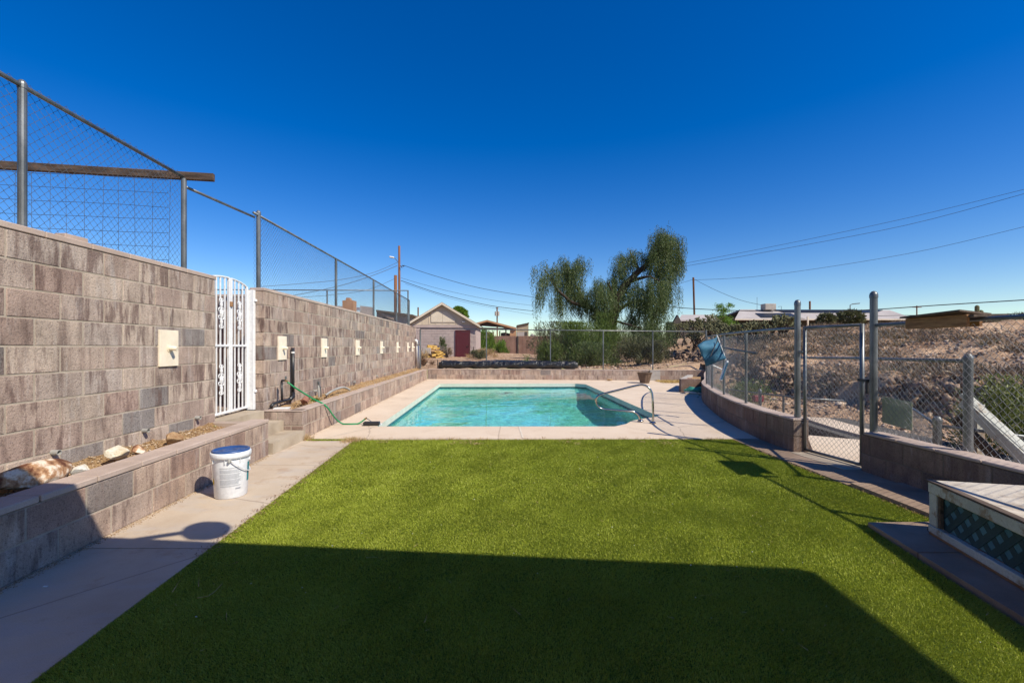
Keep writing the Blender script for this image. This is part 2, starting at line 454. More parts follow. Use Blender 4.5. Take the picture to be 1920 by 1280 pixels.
M['trim'] = mottled('cream_trim', (0.68, 0.58, 0.45), (0.76, 0.66, 0.53), 1.5, 0.8, fine=20, bump=0)
M['shingle'] = mottled('brown_shingles', (0.10, 0.075, 0.055), (0.16, 0.12, 0.09), 4, 0.95, fine=20)
M['maroon'] = mottled('maroon_door_paint', (0.085, 0.012, 0.018), (0.11, 0.018, 0.025), 3, 0.5, fine=20, bump=0.05)
M['brownwall'] = mottled('brown_block_fence', (0.22, 0.125, 0.09), (0.30, 0.175, 0.13), 1.3, 0.95, fine=9, bump=0.3, bdist=0.02)
M['terracotta'] = mottled('orange_stucco', (0.42, 0.225, 0.12), (0.50, 0.285, 0.165), 1.2, 0.9, fine=8, bump=0.1)
M['tanstucco'] = mottled('tan_stucco', (0.36, 0.29, 0.19), (0.44, 0.36, 0.25), 1.2, 0.9, fine=8, bump=0.1)
M['paleroof'] = mottled('pale_roof', (0.40, 0.355, 0.33), (0.50, 0.45, 0.42), 0.6, 0.8, fine=8, bump=0.1)
M['solar'] = mottled('dark_solar_panel', (0.015, 0.017, 0.022), (0.03, 0.034, 0.042), 1, 0.45, fine=5, bump=0)
M['darkwall'] = mottled('dark_house_wall', (0.06, 0.05, 0.045), (0.10, 0.085, 0.075), 1, 0.9, fine=8, bump=0)
M['cooler'] = mottled('rooftop_cooler_metal', (0.36, 0.31, 0.27), (0.46, 0.41, 0.36), 2, 0.7, fine=8, bump=0)
M['greensign'] = mottled('faded_green_plate', (0.30, 0.34, 0.23), (0.42, 0.44, 0.31), 5, 0.6, fine=50, bump=0)
M['stucco'] = mottled('house_stucco', (0.36, 0.30, 0.24), (0.42, 0.36, 0.29), 2, 0.9, fine=60)
M['redstain'] = mottled('red_plastic', (0.20, 0.02, 0.028), (0.28, 0.03, 0.04), 3, 0.6, fine=30, bump=0)
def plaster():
    m = NT('plaster_with_ripple_light', 0.7, 0, 0.2)
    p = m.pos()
    col = m.ramp(m.noise(p, 0.7, 5, 0.65), [(0.38, (0.60, 0.78, 0.60)), (0.5, (0.80, 0.90, 0.80)), (0.58, (0.66, 0.88, 0.98))])  # green and sky-blue patches imitate reflected sky in the plaster colour
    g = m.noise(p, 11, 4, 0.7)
    col = m.mix(0.6, col, m.ramp(g, [(0.40, 0.5), (0.58, 1.15)]), 'MULTIPLY')  # fine dapple paints the rippled light onto the plaster
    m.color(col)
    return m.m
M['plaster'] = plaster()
M['plaster_pale'] = mottled('pool_rim_plaster', (0.58, 0.58, 0.48), (0.68, 0.68, 0.58), 3, 0.8, fine=40, bump=0.1)
def watermat():
    m = bpy.data.materials.new('pool_water'); m.use_nodes = True
    t = m.node_tree; t.nodes.clear()
    out = t.nodes.new('ShaderNodeOutputMaterial')
    tr = t.nodes.new('ShaderNodeBsdfRefraction'); tr.inputs['IOR'].default_value = 1.33; tr.inputs['Roughness'].default_value = 0.0
    tr.inputs['Color'].default_value = (0.50, 0.95, 0.91, 1)
    gl = t.nodes.new('ShaderNodeBsdfGlossy'); gl.inputs['Roughness'].default_value = 0.02
    mx = t.nodes.new('ShaderNodeMixShader')
    fr = t.nodes.new('ShaderNodeFresnel'); fr.inputs['IOR'].default_value = 1.33
    L = t.links.new
    L(fr.outputs[0], mx.inputs[0]); L(tr.outputs[0], mx.inputs[1]); L(gl.outputs[0], mx.inputs[2])
    L(mx.outputs[0], out.inputs['Surface'])
    return m
M['water'] = watermat()

# ------------------------------------------------------------------ terrain function
def lerp_tab(x, tab):
    if x <= tab[0][0]: return tab[0][1]
    for (a, va), (b, vb) in zip(tab, tab[1:]):
        if x <= b: return va + (vb - va) * (x - a) / (b - a)
    return tab[-1][1]
BX = [(-12, 11.5), (0, 10.4), (4, 9.5), (8, 8.7), (9.5, 8.2), (12, 8.0), (16, 8.1), (20, 8.1), (24, 7.9), (30, 8.4), (45, 11), (400, 20)]
def sst(a, b, x):
    t = min(1, max(0, (x - a) / (b - a))); return t * t * (3 - 2 * t)
def H(x, y):
    s = x - lerp_tab(y, BX) + 0.5 * noise.noise((x * 0.5, y * 0.5, 3.1)) + 0.25 * noise.noise((x * 1.7, y * 1.7, 7.0))
    base = -0.32 + 0.75 * sst(14.5, 18.6, y) + 0.33 * sst(24, 45, y) * sst(6, -2, x)
    crest = lerp_tab(y, [(4, 1.0), (10, 1.25), (14, 1.75), (18.5, 2.3), (60, 2.6)])
    step = sst(-0.1, 0.45, s)
    h = base + 0.28 * sst(-3.0, 0, s)
    h += (0.55 if y < 17 else 0.55 - 0.3 * sst(17, 20, y)) * step
    h += max(0.0, crest - h) * (min(1, max(0, (s - 0.3) / 8.5)) ** 0.8)
    amp = 0.05 + 0.17 * sst(-0.5, 1.0, s) + 0.16 * math.exp(-((s - 0.5) / 0.7) ** 2)
    d = math.hypot(x, y)
    if d < 70:
        h += amp * noise.fractal((x * 0.9, y * 0.9, 0.0), 1.0, 2.1, 5)
    h -= 0.10 * sst(-4.0, 0, -abs(s - 0.1)) * abs(noise.noise((x * 2.2, y * 2.2, 1.0)))
    return h

# yard wall lines
def X1(z): return -3.31 - 0.0586 * z           # big wall, near section (face)
def X2(z): return -3.34 - 0.044 * z            # big wall, far section
CW = [(3.57, 5.77), (3.57, 6.45), (3.64, 7.06), (3.78, 7.91), (4.03, 9.0), (4.55, 10.8), (5.0, 12.0), (5.5, 13.0), (6.5, 15.4), (7.55, 17.7)]
def cr(pts, n=8):
    out = []
    for i in range(len(pts) - 1):
        p0 = Vector(pts[max(i - 1, 0)]); p1 = Vector(pts[i]); p2 = Vector(pts[i + 1]); p3 = Vector(pts[min(i + 2, len(pts) - 1)])
        for k in range(n):
            t = k / n
            out.append(0.5 * ((2 * p1) + (-p0 + p2) * t + (2 * p0 - 5 * p1 + 4 * p2 - p3) * t * t + (-p0 + 3 * p1 - 3 * p2 + p3) * t ** 3))
    out.append(Vector(pts[-1]))
    return out
CWF = cr([(a, b) for a, b in CW], 10)          # face of the curved wall
def xw(y):                                     # centre of the right-hand walls
    if y < 5.77: return 3.87
    for a, b in zip(CWF, CWF[1:]):
        if a.y <= y <= b.y:
            return a.x + (b.x - a.x) * (y - a.y) / max(1e-6, b.y - a.y) + 0.10
    return CWF[-1].x + 0.1

def grid(name, xs_of, ys, mat):
    V = []; nx = None
    for y in ys:
        xs = xs_of(y); nx = len(xs)
        V.extend((x, y, H(x, y)) for x in xs)
    ny = len(ys)
    i = np.arange(nx - 1); j = np.arange(ny - 1)
    I, J = np.meshgrid(i, j)
    a = (J * nx + I).ravel()
    Fc = np.stack([a, a + 1, a + nx + 1, a + nx], 1)
    me = np_mesh(name, np.array(V), Fc, mat)
    me.polygons.foreach_set('use_smooth', [True] * len(me.polygons))
    return me
ys_r = list(np.arange(-14, 2, 0.6)) + list(np.arange(2, 18.95, 0.13)) + [18.95]
tcol = np.concatenate([np.linspace(0, 16, 128), 16 + np.cumsum(np.geomspace(0.2, 14, 34))])
struct('ground', grid('side_ground', lambda y: [xw(y) + t for t in tcol], ys_r, M['desert']))
ys_b = [18.95] + list(np.arange(19.1, 34, 0.25)) + list(34 + np.cumsum(np.geomspace(0.3, 60, 45)))
xs_b = sorted(list(-20 - np.cumsum(np.geomspace(1, 60, 22))) + list(np.arange(-20, 24, 0.25)) + list(24 + np.cumsum(np.geomspace(0.4, 60, 34))))
struct('ground', grid('back_ground', lambda y: xs_b, ys_b, M['desert']))
mb = MB(); n_ = 28
for j in range(n_ + 1):
    for i in range(n_ + 1):
        x = -3.3 + (8.6 + 3.3) * i / n_; y0 = 18.13 if x > 5.4 else 18.8 - (x + 3.5) * 0.0897 + 0.11; y = y0 + (18.95 - y0) * j / n_; mb.v.append((x, y, min(H(x, y) - 0.012, 0.36 + (y - y0) * 0.9) if j < n_ else H(x, y) - 0.012))
for j in range(n_):
    for i in range(n_):
        a = j * (n_ + 1) + i; mb.f.append((a, a + 1, a + n_ + 2, a + n_ + 1))
struct('ground', mb.mesh('corner_ground', M['desert']))
# raised yard behind the big wall
mb = MB()
poly = [(X1(-3) - 0.1, -3), (X1(5.55) - 0.21, 5.55), (-5.2, 5.62), (-5.2, 7.6), (X2(7.6) - 0.21, 7.6), (X2(20) - 0.1, 20.0), (-60, 20.0), (-60, -3)]
mb.prism(poly, -0.5, 2.08)
struct('raised_ground', mb.mesh('raised_ground', M['desert']))

# ------------------------------------------------------------------ flat ground of the yard
def lawnL(z): return -1.79 - 0.073 * z
def sheet(name, poly, z, mat, th=0.0):
    mb = MB()
    if th: mb.prism(poly, z - th, z)
    else: mb.add([(x, y, z) for x, y in poly], [tuple(range(len(poly)))])
    return struct(name, mb.mesh(name, mat, fix=bool(th)))
sheet('sub_base', [(-6, -3.9), (3.85, -3.9), (3.85, 5.8), (3.85, 6.62), (-6, 6.62)], -0.05, M['desert'])
LAWN = [(lawnL(-1.0), -1.0), (lawnL(6.55), 6.55), (3.2, 6.62), (3.17, 5.6), (3.24, 4.4), (3.29, 3.45), (2.66, 3.43), (2.42, 2.0), (2.3, 1.0), (2.3, -1.0)]
sheet('turf_base', LAWN, 0.0, M['turfbase'])
# path panels, each its own slab with a joint between
def pathpanel(y0, y1):
    g = 0.006
    poly = [(X1(y0) + 0.4, y0 + g), (lawnL(y0 + g) - 0.004, y0 + g), (lawnL(y1 - g) - 0.004, y1 - g), (X1(y1) + 0.4, y1 - g)]
    mb = MB(); mb.prism(poly, -0.1, 0.004)
    return struct('path', mb.mesh('path_panel', M['concrete']))
for a, b in ((-1.0, 1.0), (1.0, 3.03), (3.03, 5.17), (5.17, 6.5)):
    pathpanel(a, b)
sheet('joint_filler', [(-4, -1), (-1.7, -1), (-2.2, 6.5), (-4, 6.5)], -0.03, mottled('joint_dirt', (0.03, 0.024, 0.018), (0.07, 0.05, 0.04), 5))
# right-hand paving strip
for a, b in ((-1.0, 1.2), (1.2, 2.9), (2.9, 4.4), (4.4, 5.9), (5.9, 6.62)):
    def lx(y):
        if y > 3.4: return 3.21 + (0.06 if y < 4.5 else 0)
        return 2.66 - (3.4 - y) * 0.155 if y < 3.4 else 3.2
    lo = 2.67 if b <= 3.0 and False else None
    if b <= 3.45:
        poly = [(lx(a + .006) + .004, a + .006), (3.8, a + .006), (3.8, b - .006), (lx(b - .006) + .004, b - .006)]
        z = 0.035
    elif a < 3.42:
        poly = [(lx(a + .006) + .004, a + .006), (3.8, a + .006), (3.8, b - .006), (3.27, b - .006), (3.29, 3.42), (2.66, 3.40)]
        z = 0.035
    else:
        poly = [(3.25 if a < 5 else 3.18, a + .006), (3.8, a + .006), (3.8, b - .006), (3.2, b - .006)]
        z = 0.012
    mb = MB(); mb.prism(poly, -0.1, z)
    struct('pavement', mb.mesh('pavement_slab', M['pave']))

# pool outline
PL = [(-2.26, 7.62), (-2.61, 16.4), (2.30, 16.5), (2.62, 16.2), (2.82, 8.72), (2.40, 8.42), (2.16, 8.2), (1.97, 7.86), (1.72, 7.62)]
PLs = [Vector(p) for p in PL]
# the deck: a ring of quads around the pool outline
def xl_deck(z): return -3.03 - 0.039 * (z - 6.67)
DO = [(-3.02, 6.62), (xl_deck(18.8), 18.85), (2.6, 18.4), (6.2, 18.0), (7.5, 17.75), (5.55, 13.0), (4.08, 9.0), (3.62, 6.62)]
def make_deck():
    bm = bmesh.new()
    def loop(pts):
        vsn = [bm.verts.new((x, y, 0.0)) for x, y in pts]
        return [bm.edges.new((vsn[i], vsn[(i + 1) % len(vsn)])) for i in range(len(vsn))]
    e = loop(DO) + loop(PL)
    bmesh.ops.triangle_fill(bm, use_beauty=True, use_dissolve=False, edges=e)
    # remove faces inside pool
    def inside(p):
        c = False; n = len(PL)
        for i in range(n):
            x1, y1 = PL[i]; x2, y2 = PL[(i + 1) % n]
            if (y1 > p.y) != (y2 > p.y) and p.x < (x2 - x1) * (p.y - y1) / (y2 - y1) + x1: c = not c
        return c
    bad = [f for f in bm.faces if inside(f.calc_center_median())]
    bmesh.ops.delete(bm, geom=bad, context='FACES')
    for f in bm.faces:
        if f.normal.z < 0: f.normal_flip()
    me = bpy.data.meshes.new('pool_deck'); bm.to_mesh(me); bm.free()
    me.materials.append(M['deck'])
    return me
dk = struct('pool_deck', make_deck()); dk.location.z = 0.014
# deck joints and front edge
mb = MB(); mb.box((0.3, 6.61, -0.03), (6.6, 0.02, 0.085)); struct('deck_edge', mb.mesh('deck_edge', M['deck']))
for (a, b, wd) in (((-2.28, 7.62), (-2.72, 6.64), 0.012), ((0.12, 7.6), (0.16, 6.64), 0.014), ((0.45, 16.45), (0.48, 18.5), 0.012)):
    A = Vector((*a, 0)); B = Vector((*b, 0)); d = (B - A).normalized(); n = Vector((-d.y, d.x, 0)) * wd
    me = MB().add([A - n, B - n, B + n, A + n], [(0, 1, 2, 3)]).mesh('deck_joint', M['trim'] if wd < .014 or True else M['mortar'], fix=False)
    o = struct('deck_joint', me); o.location.z = 0.018
mb = MB(); A = Vector((1.9, 7.5, 0)); B = Vector((2.6, 6.64, 0))
d = (B - A).normalized(); n = Vector((-d.y, d.x, 0)) * 0.003
o = struct('deck_joint', mb.add([A - n, B - n, B + n, A + n], [(0, 1, 2, 3)]).mesh('deck_crack', M['mortar'], fix=False)); o.location.z = 0.018

# pool basin: rim, tile band, walls, coved floor
def basin():
    n = 14
    dens = []
    for i in range(len(PL)):
        a = PLs[i]; b = PLs[(i + 1) % len(PL)]
        k = max(1, int((b - a).length / 0.5))
        for j in range(k): dens.append(a.lerp(b, j / k))
    cx, cy = 0.1, 12.0
    rings = [(0.0, 0.014), (0.0, -0.10)]
    def depth(y):
        d = lerp_tab(y, [(7.5, 0.95), (8.8, 1.15), (10.5, 1.3), (12.5, 1.25), (14.2, 0.9), (15.2, 0.72), (15.5, 0.35), (16.4, 0.32)])
        return d
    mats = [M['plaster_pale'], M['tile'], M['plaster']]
    V = []; Fc = []; mi = []
    N = len(dens)
    prof = [(0, 0.014, 0), (0, -0.075, 0), (0.004, -0.078, 1), (0.004, -0.175, 1), (0.004, None, 2)]
    rows = []
    inn = []
    for p in dens:
        q = Vector((cx + (p.x - cx) * 0.95, cy + (p.y - cy) * 0.965)); inn.append(q)
    zrows = []
    for lev in range(4):
        z = [0.014, -0.10, -0.101, -0.19][lev]; off = [0, 0, 0.006, 0.006][lev]
        row = []
        for p in dens:
            c = Vector((cx - p.x, cy - p.y)).normalized() * off
            V.append((p.x + c.x, p.y + c.y, z)); row.append(len(V) - 1)
        rows.append(row)
    for f, ins, in ((0.55, 0.0), (0.85, 0.35), (1.0, 1.0)):
        row = []
        for p, q in zip(dens, inn):
            pp = p.lerp(q, ins); D = depth(pp.y)
            V.append((pp.x, pp.y, -0.12 - D * f)); row.append(len(V) - 1)
        rows.append(row)
    for r in range(len(rows) - 1):
        for i in range(N):
            j = (i + 1) % N
            Fc.append((rows[r][i], rows[r][j], rows[r + 1][j], rows[r + 1][i]))
            mi.append(0 if r == 0 else (1 if r in (1, 2) else 2))
    # floor rows along y
    me = bpy.data.meshes.new('pool_basin')
    me.from_pydata(V, [], Fc)
    for m in mats: me.materials.append(m)
    me.polygons.foreach_set('material_index', mi)
    bm = bmesh.new(); bm.from_mesh(me); bm.verts.ensure_lookup_table()
    loopv = [bm.verts[i] for i in rows[-1]]
    f = bm.faces.new(loopv); f.material_index = 2
    bmesh.ops.triangulate(bm, faces=[f])
    # slice the floor to follow the depth profile
    floor_faces = [f for f in bm.faces if f.material_index == 2 and all(v in loopv for v in f.verts)]
    for y in np.arange(8.5, 16.2, 0.4):
        geom = [g for g in bm.faces if g.material_index == 2] + list(bm.edges) + list(bm.verts)
        bmesh.ops.bisect_plane(bm, geom=geom, plane_co=(0, float(y), 0), plane_no=(0, 1, 0))
    bm.verts.ensure_lookup_table()
    for v in bm.verts:
        if v.co.z < -0.2:
            pass
    bmesh.ops.recalc_face_normals(bm, faces=bm.faces)
    bm.to_mesh(me); bm.free()
    # re-seat interior floor vertices to the depth profile
    for v in me.vertices:
        x, y, z = v.co
        q = Vector((x - cx, y - cy))
        inside = all(True for _ in (0,))
        fx = abs(x - (-2.4 + 0.0)) ; 
    me.update()
    return me
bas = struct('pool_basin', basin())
# water: a closed body whose top is a finely rippled, smooth-shaded sheet; its rim is bedded under the deck
def water_mesh():
    x0, x1, y0, y1, st = -2.74, 2.96, 7.50, 16.62, 0.055
    nx = int((x1 - x0) / st) + 1; ny = int((y1 - y0) / st) + 1
    X, Y = np.meshgrid(np.linspace(x0, x1, nx), np.linspace(y0, y1, ny))
    Z = np.full_like(X, -0.15)
    wr = np.random.default_rng(5)
    for lam, amp, n in ((1.3, 0.0011, 6), (0.6, 0.0006, 9), (0.30, 0.00028, 14), (0.17, 0.00014, 16)):
        for _ in range(n):
            k = 2 * math.pi / (lam * wr.uniform(0.75, 1.3)); th = wr.uniform(0, 6.283)
            Z += amp * wr.uniform(0.5, 1) * np.sin(k * (math.cos(th) * X + math.sin(th) * Y) + wr.uniform(0, 6.283))
    V = np.stack([X.ravel(), Y.ravel(), Z.ravel()], 1)
    i, j = np.meshgrid(np.arange(nx - 1), np.arange(ny - 1)); a_ = (j * nx + i).ravel()
    top = [tuple(q) for q in np.stack([a_, a_ + 1, a_ + nx + 1, a_ + nx], 1).tolist()]
    vv = V.tolist(); ff = top
    if WATER_BOX:
        n0 = len(vv)
        ring = list(range(nx)) + [r * nx + nx - 1 for r in range(1, ny)] + [(ny - 1) * nx + c for c in range(nx - 2, -1, -1)] + [r * nx for r in range(ny - 2, 0, -1)]
        vv += [(vv[r][0], vv[r][1], -2.2) for r in ring]
        m_ = len(ring)
        ff = ff + [(ring[(k + 1) % m_], ring[k], n0 + k, n0 + (k + 1) % m_) for k in range(m_)] + [tuple(n0 + k for k in range(m_))[::-1]]
    me = bpy.data.meshes.new('pool_water'); me.from_pydata(vv, [], ff); me.materials.append(M['water'])
    nt_ = len(top)
    me.polygons.foreach_set('use_smooth', [k < nt_ for k in range(len(me.polygons))])
    me.update()
    return me
WATER_BOX = False
wt = struct('pool_water', water_mesh())
wt.cycles.is_caustics_caster = True
bas.cycles.is_caustics_receiver = True

# ------------------------------------------------------------------ block walls
_bm = {}
def block_mesh(L, T, Hh, mat, ch=0.006):
    k = (round(L, 3), round(T, 3), round(Hh, 3), mat.name)
    if k not in _bm:
        _bm[k] = MB().box((0, 0, 0), (L, T, Hh), None, ch).mesh('block', mat)
    return _bm[k]
def dens_path(pts, close=False):
    pts = [Vector(p) for p in pts]; s = [0]
    for a, b in zip(pts, pts[1:]): s.append(s[-1] + (b - a).length)
    return pts, s
def at_len(pts, s, t):
    t = max(0, min(s[-1], t))
    for i in range(len(s) - 1):
        if t <= s[i + 1] + 1e-9:
            u = (t - s[i]) / max(1e-9, s[i + 1] - s[i])
            return pts[i].lerp(pts[i + 1], u)
    return pts[-1]
def block_wall(label, cat, face, side, T, z0, courses, cap, mat, capmat=None, BL=0.4064, BH=0.2032, maxparts=300, name='block_wall', offset=0.0, skipcap=False):
    """face: polyline of the visible face; side: +1 when the wall body lies to the right of the direction of travel"""
    pts, s = dens_path(face)
    Ltot = s[-1]
    root = thing(name, label, cat, (pts[0].x, pts[0].y, z0))
    def place(t0, t1):
        a = at_len(pts, s, t0); b = at_len(pts, s, t1); d = (b - a).normalized()
        n = Vector((d.y, -d.x)) * side
        return (a + b) / 2 + n * T / 2, math.atan2(d.y, d.x), (b - a).length
    j = 0.008
    todo = []
    for c in range(courses):
        t = -offset - (BL / 2 if c % 2 else 0)
        while t < Ltot - 0.02:
            a = max(0, t); b = min(Ltot, t + BL)
            if b - a > 0.05: todo.append((a, b, z0 + (c + 0.5) * BH, BH, c))
            t += BL
    if cap:
        t = -offset - BL * 0.3
        while t < Ltot - 0.02:
            a = max(0, t); b = min(Ltot, t + BL)
            if b - a > 0.05: todo.append((a, b, z0 + courses * BH + cap / 2, cap, -1))
            t += BL
    todo.sort(key=lambda q: q[0])
    stuff = MB()
    for i, (a, b, z, hh, c) in enumerate(todo):
        ctr, ang, ln = place(a, b)
        m = (capmat or mat) if c < 0 else mat
        if i < maxparts - 2:
            o = bpy.data.objects.new('cap_block' if c < 0 else 'block', block_mesh(ln - j, T + (0.012 if c < 0 else 0), hh - j * (0.4 if c < 0 else 1), m))
            COL.objects.link(o); o.parent = root
            jit = rnd.uniform(-0.0015, 0.0015)
            o.location = Vector((ctr.x + jit, ctr.y + jit, z)) - root.location
            o.rotation_euler = (0, 0, ang + rnd.uniform(-0.002, 0.002))
        else:
            stuff.box((ctr.x, ctr.y, z), (ln - j, T, hh - j), Matrix.Rotation(ang, 3, 'Z'), 0.005)
    if stuff.v:
        o = link('blocks', stuff.mesh('blocks', mat), root, kind='stuff')
    # mortar core
    core = MB(); d_in = 0.004
    n_seg = max(1, int(Ltot / (0.4 if len(pts) > 2 else 50)))
    for k in range(n_seg):
        ctr, ang, ln = place(Ltot * k / n_seg + (0.014 if k == 0 else -0.0), Ltot * (k + 1) / n_seg - (0.014 if k == n_seg - 1 else 0))
        core.box((ctr.x, ctr.y, z0 + (courses * BH) / 2 - 0.15 - 0.003), (ln + (0.002 if 0 < k else 0), T - 2 * d_in, courses * BH + 0.3), Matrix.Rotation(ang, 3, 'Z'))
    link('mortar', core.mesh('mortar', M['mortar_dark'] if mat == M['cmu4'] else M['mortar']), root)
    return root

block_wall('tall weathered grey-brown block wall on the left, ending at the white gate', 'wall',
           [(X1(1.2), 1.2), (X1(5.59), 5.59)], -1, 0.2, 0.334, 9, 0.05, M['cmu'], M['cap'], offset=0.09)
block_wall('long tall block wall with white streaks running from the white gate to the back', 'wall',
           [(X2(6.66), 6.66), (X2(20.0), 20.0)], -1, 0.2, 0.334, 9, 0.05, M['cmu2'], M['cap'])
block_wall('block wall seen behind the bars of the white gate', 'wall',
           [(-5.2, 7.5), (-3.86, 7.5)], -1, 0.2, 0.334, 9, 0.05, M['cmu'], M['cap'])
block_wall('low planter wall beside the path with a round shadow of the bucket on it', 'wall',
           [(-2.69 - 0.0586 * 1.0, 1.0), (-2.69 - 0.0586 * 5.65, 5.65)], -1, 0.2, 0.0, 2, 0.045, M['cmu3'], M['cap'], name='planter_wall', offset=0.16)
block_wall('low planter wall along the pool deck that the green hose hangs over', 'wall',
           [(-3.03, 6.60), (xl_deck(18.75), 18.75)], -1, 0.2, 0.0, 2, 0.02, M['cmu3'], M['cap'], name='planter_wall')
block_wall('short end of the poolside planter wall facing the steps', 'wall',
           [(-3.60, 6.58), (-3.03, 6.58)], -1, 0.16, 0.0, 2, 0.02, M['cmu3'], M['cap'], name='planter_wall')
block_wall('low block wall across the far end of the pool under the black roll', 'wall',
           [(xl_deck(18.8) + 0.0, 18.8), (5.42, 18.0)], -1, 0.2, 0.0, 2, 0.03, M['cmu3'], M['cap'], name='low_wall')
block_wall('short pale stretch of new blocks behind the brown pot', 'wall',
           [(5.43, 17.9), (5.83, 17.87)], -1, 0.2, 0.0, 2, 0.02, M['newblock'], M['newblock'], name='low_wall')
block_wall('low block wall behind the yellow straw at the back right corner', 'wall',
           [(5.86, 18.12), (7.9, 17.9)], -1, 0.2, 0.0, 2, 0.02, M['cmu3'], M['cap'], name='low_wall')
block_wall('curving low block wall with a chain-link fence on it right of the pool', 'wall',
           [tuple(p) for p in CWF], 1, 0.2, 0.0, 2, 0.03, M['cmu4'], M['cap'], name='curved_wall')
block_wall('low dark block wall right of the wire gate, behind the white wooden box', 'wall',
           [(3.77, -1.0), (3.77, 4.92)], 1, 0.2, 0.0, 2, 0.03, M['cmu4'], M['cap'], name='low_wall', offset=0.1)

# grey planter box at the far right of the deck
root = thing('block_planter', 'grey rendered planter box with bricks on its rim by the curved wall', 'planter', (5.2, 14.3, 0))
def oblock(x0, x1, y0, y1, z0, z1, mat, name, par, ch=0.01):
    return link(name, MB().box(((x0 + x1) / 2, (y0 + y1) / 2, (z0 + z1) / 2), (x1 - x0, y1 - y0, z1 - z0), None, ch).mesh(name, mat), par)
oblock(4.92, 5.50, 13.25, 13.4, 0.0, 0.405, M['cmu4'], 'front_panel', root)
link('side_panel', MB().prism([(4.93, 13.405), (5.10, 13.405), (6.12, 15.4), (5.95, 15.4)], 0.0, 0.40).mesh('side_panel', M['newblock']), root)
link('soil', MB().prism([(5.12, 13.42), (5.55, 13.42), (6.45, 15.4), (6.14, 15.4)], 0.0, 0.33).mesh('soil', M['bedsoil']), root)
for (x, y, a, lab) in ((5.28, 13.6, 0.3, 'nearest red brick on the grey planter box'), (5.42, 13.95, -0.4, 'second red brick on the grey planter box'), (5.75, 14.9, 0.9, 'dark brick lying at the back of the grey planter box')):
    o = tagged('brick', MB().box((0, 0, 0.032), (0.2, 0.1, 0.06), None, 0.004).mesh('brick', M['brick']), lab, 'brick')
    o.location = (x, y, 0.33 + 0.0); o.rotation_euler = (0, 0, a)

# steps
root = thing('concrete_steps', 'three concrete steps leading up to the white gate', 'steps', (-3.3, 6.1, 0))
def wedge(name, polyxy, z0, z1, mat):
    return link(name, MB().prism(polyxy, z0, z1).mesh(name, mat), root)
wedge('step', [(-3.9, 5.67), (-2.98, 5.67), (-2.985, 6.56), (-3.9, 6.56)], -0.05, 0.145, M['step'])
wedge('step', [(-3.9, 5.68), (-3.27, 5.68), (-3.29, 6.555), (-3.9, 6.555)], 0.146, 0.29, M['step'])
wedge('landing', [(-3.95, 5.60), (-3.54, 5.60), (-3.57, 6.55), (-3.95, 6.55)], 0.291, 0.43, M['step'])
wedge('landing_lip', [(X1(5.44) + 0.004, 5.44), (-3.225, 5.44), (-3.23, 5.595), (X1(5.59) + 0.0, 5.595)], 0.385, 0.43, M['landing'])
# stair passage behind the gate
oblk = MB().box((-4.55, 6.55, 0.2), (1.15, 1.8, 0.44)).mesh('passage_floor', M['landing'])
struct('passage_floor', oblk)

# planter bed soil
def bed(name, l0, l1, y0, y1, z, mat, n=60):
    V = []; Fc = []; m_ = 6
    for i in range(n + 1):
        y = y0 + (y1 - y0) * i / n
        for k in range(m_ + 1):
            x = l0(y) + (l1(y) - l0(y)) * k / m_
            V.append((x, y, z + 0.05 * noise.noise((x * 4, y * 4, 0)) + 0.05 * (1 - k / m_) + 0.02 * noise.noise((x * 14, y * 14, 5))))
    for i in range(n):
        for k in range(m_):
            a = i * (m_ + 1) + k
            Fc.append((a, a + 1, a + m_ + 2, a + m_ + 1))
    me = bpy.data.meshes.new(name); me.from_pydata(V, [], Fc); me.materials.append(mat)
    return struct(name, me)
bed('planter_soil', lambda y: X1(y) - 0.05, lambda y: X1(y) + 0.43, 0.5, 5.62, 0.37, M['bedsoil'])
bed('planter_soil', lambda y: X2(y) - 0.05, lambda y: xl_deck(y) - 0.19, 6.74, 19.6, 0.37, M['bedsoil'], 120)

# ------------------------------------------------------------------ stones scattered as stuff
OCT = np.array([(1, 0, 0), (-1, 0, 0), (0, 1, 0), (0, -1, 0), (0, 0, 1), (0, 0, -1)], float)
OCF = np.array([(0, 2, 4), (2, 1, 4), (1, 3, 4), (3, 0, 4), (2, 0, 5), (1, 2, 5), (3, 1, 5), (0, 3, 5)])
def pebbles(name, pts, sizes, mat, flat=0.6, label=None, cat=None):
    n = len(pts); pts = np.array(pts); sizes = np.array(sizes)
    V = OCT[None] * (1 + nprng.uniform(-0.35, 0.35, (n, 6, 1)))
    ang = nprng.uniform(0, 6.28, n); c, s_ = np.cos(ang), np.sin(ang)
    tl = nprng.uniform(-0.6, 0.6, n); ct, stl = np.cos(tl), np.sin(tl)
    x = V[:, :, 0].copy(); y = V[:, :, 1] * nprng.uniform(0.6, 1, (n, 1)); z = V[:, :, 2] * flat
    x, z = x * ct[:, None] - z * stl[:, None], x * stl[:, None] + z * ct[:, None]
    x, y = x * c[:, None] - y * s_[:, None], x * s_[:, None] + y * c[:, None]
    W = np.stack([x, y, z], 2) * sizes[:, None, None] + pts[:, None, :]
    Fc = (OCF[None] + (np.arange(n) * 6)[:, None, None]).reshape(-1, 3)
    o = link(name, np_mesh(name, W.reshape(-1, 3), Fc, mat), None, kind='stuff')
    o['label'] = label or name; o['category'] = cat or 'stones'
    return o
pp = []; ss = []
for i in range(2600):
    y = rnd.uniform(1.2, 5.45); x = X1(y) + rnd.uniform(0.01, 0.42)
    pp.append((x, y, 0.375 + 0.05 * noise.noise((x * 4, y * 4, 0)) + 0.05 * (1 - (x - X1(y)) / 0.43))); ss.append(rnd.uniform(0.004, 0.014))
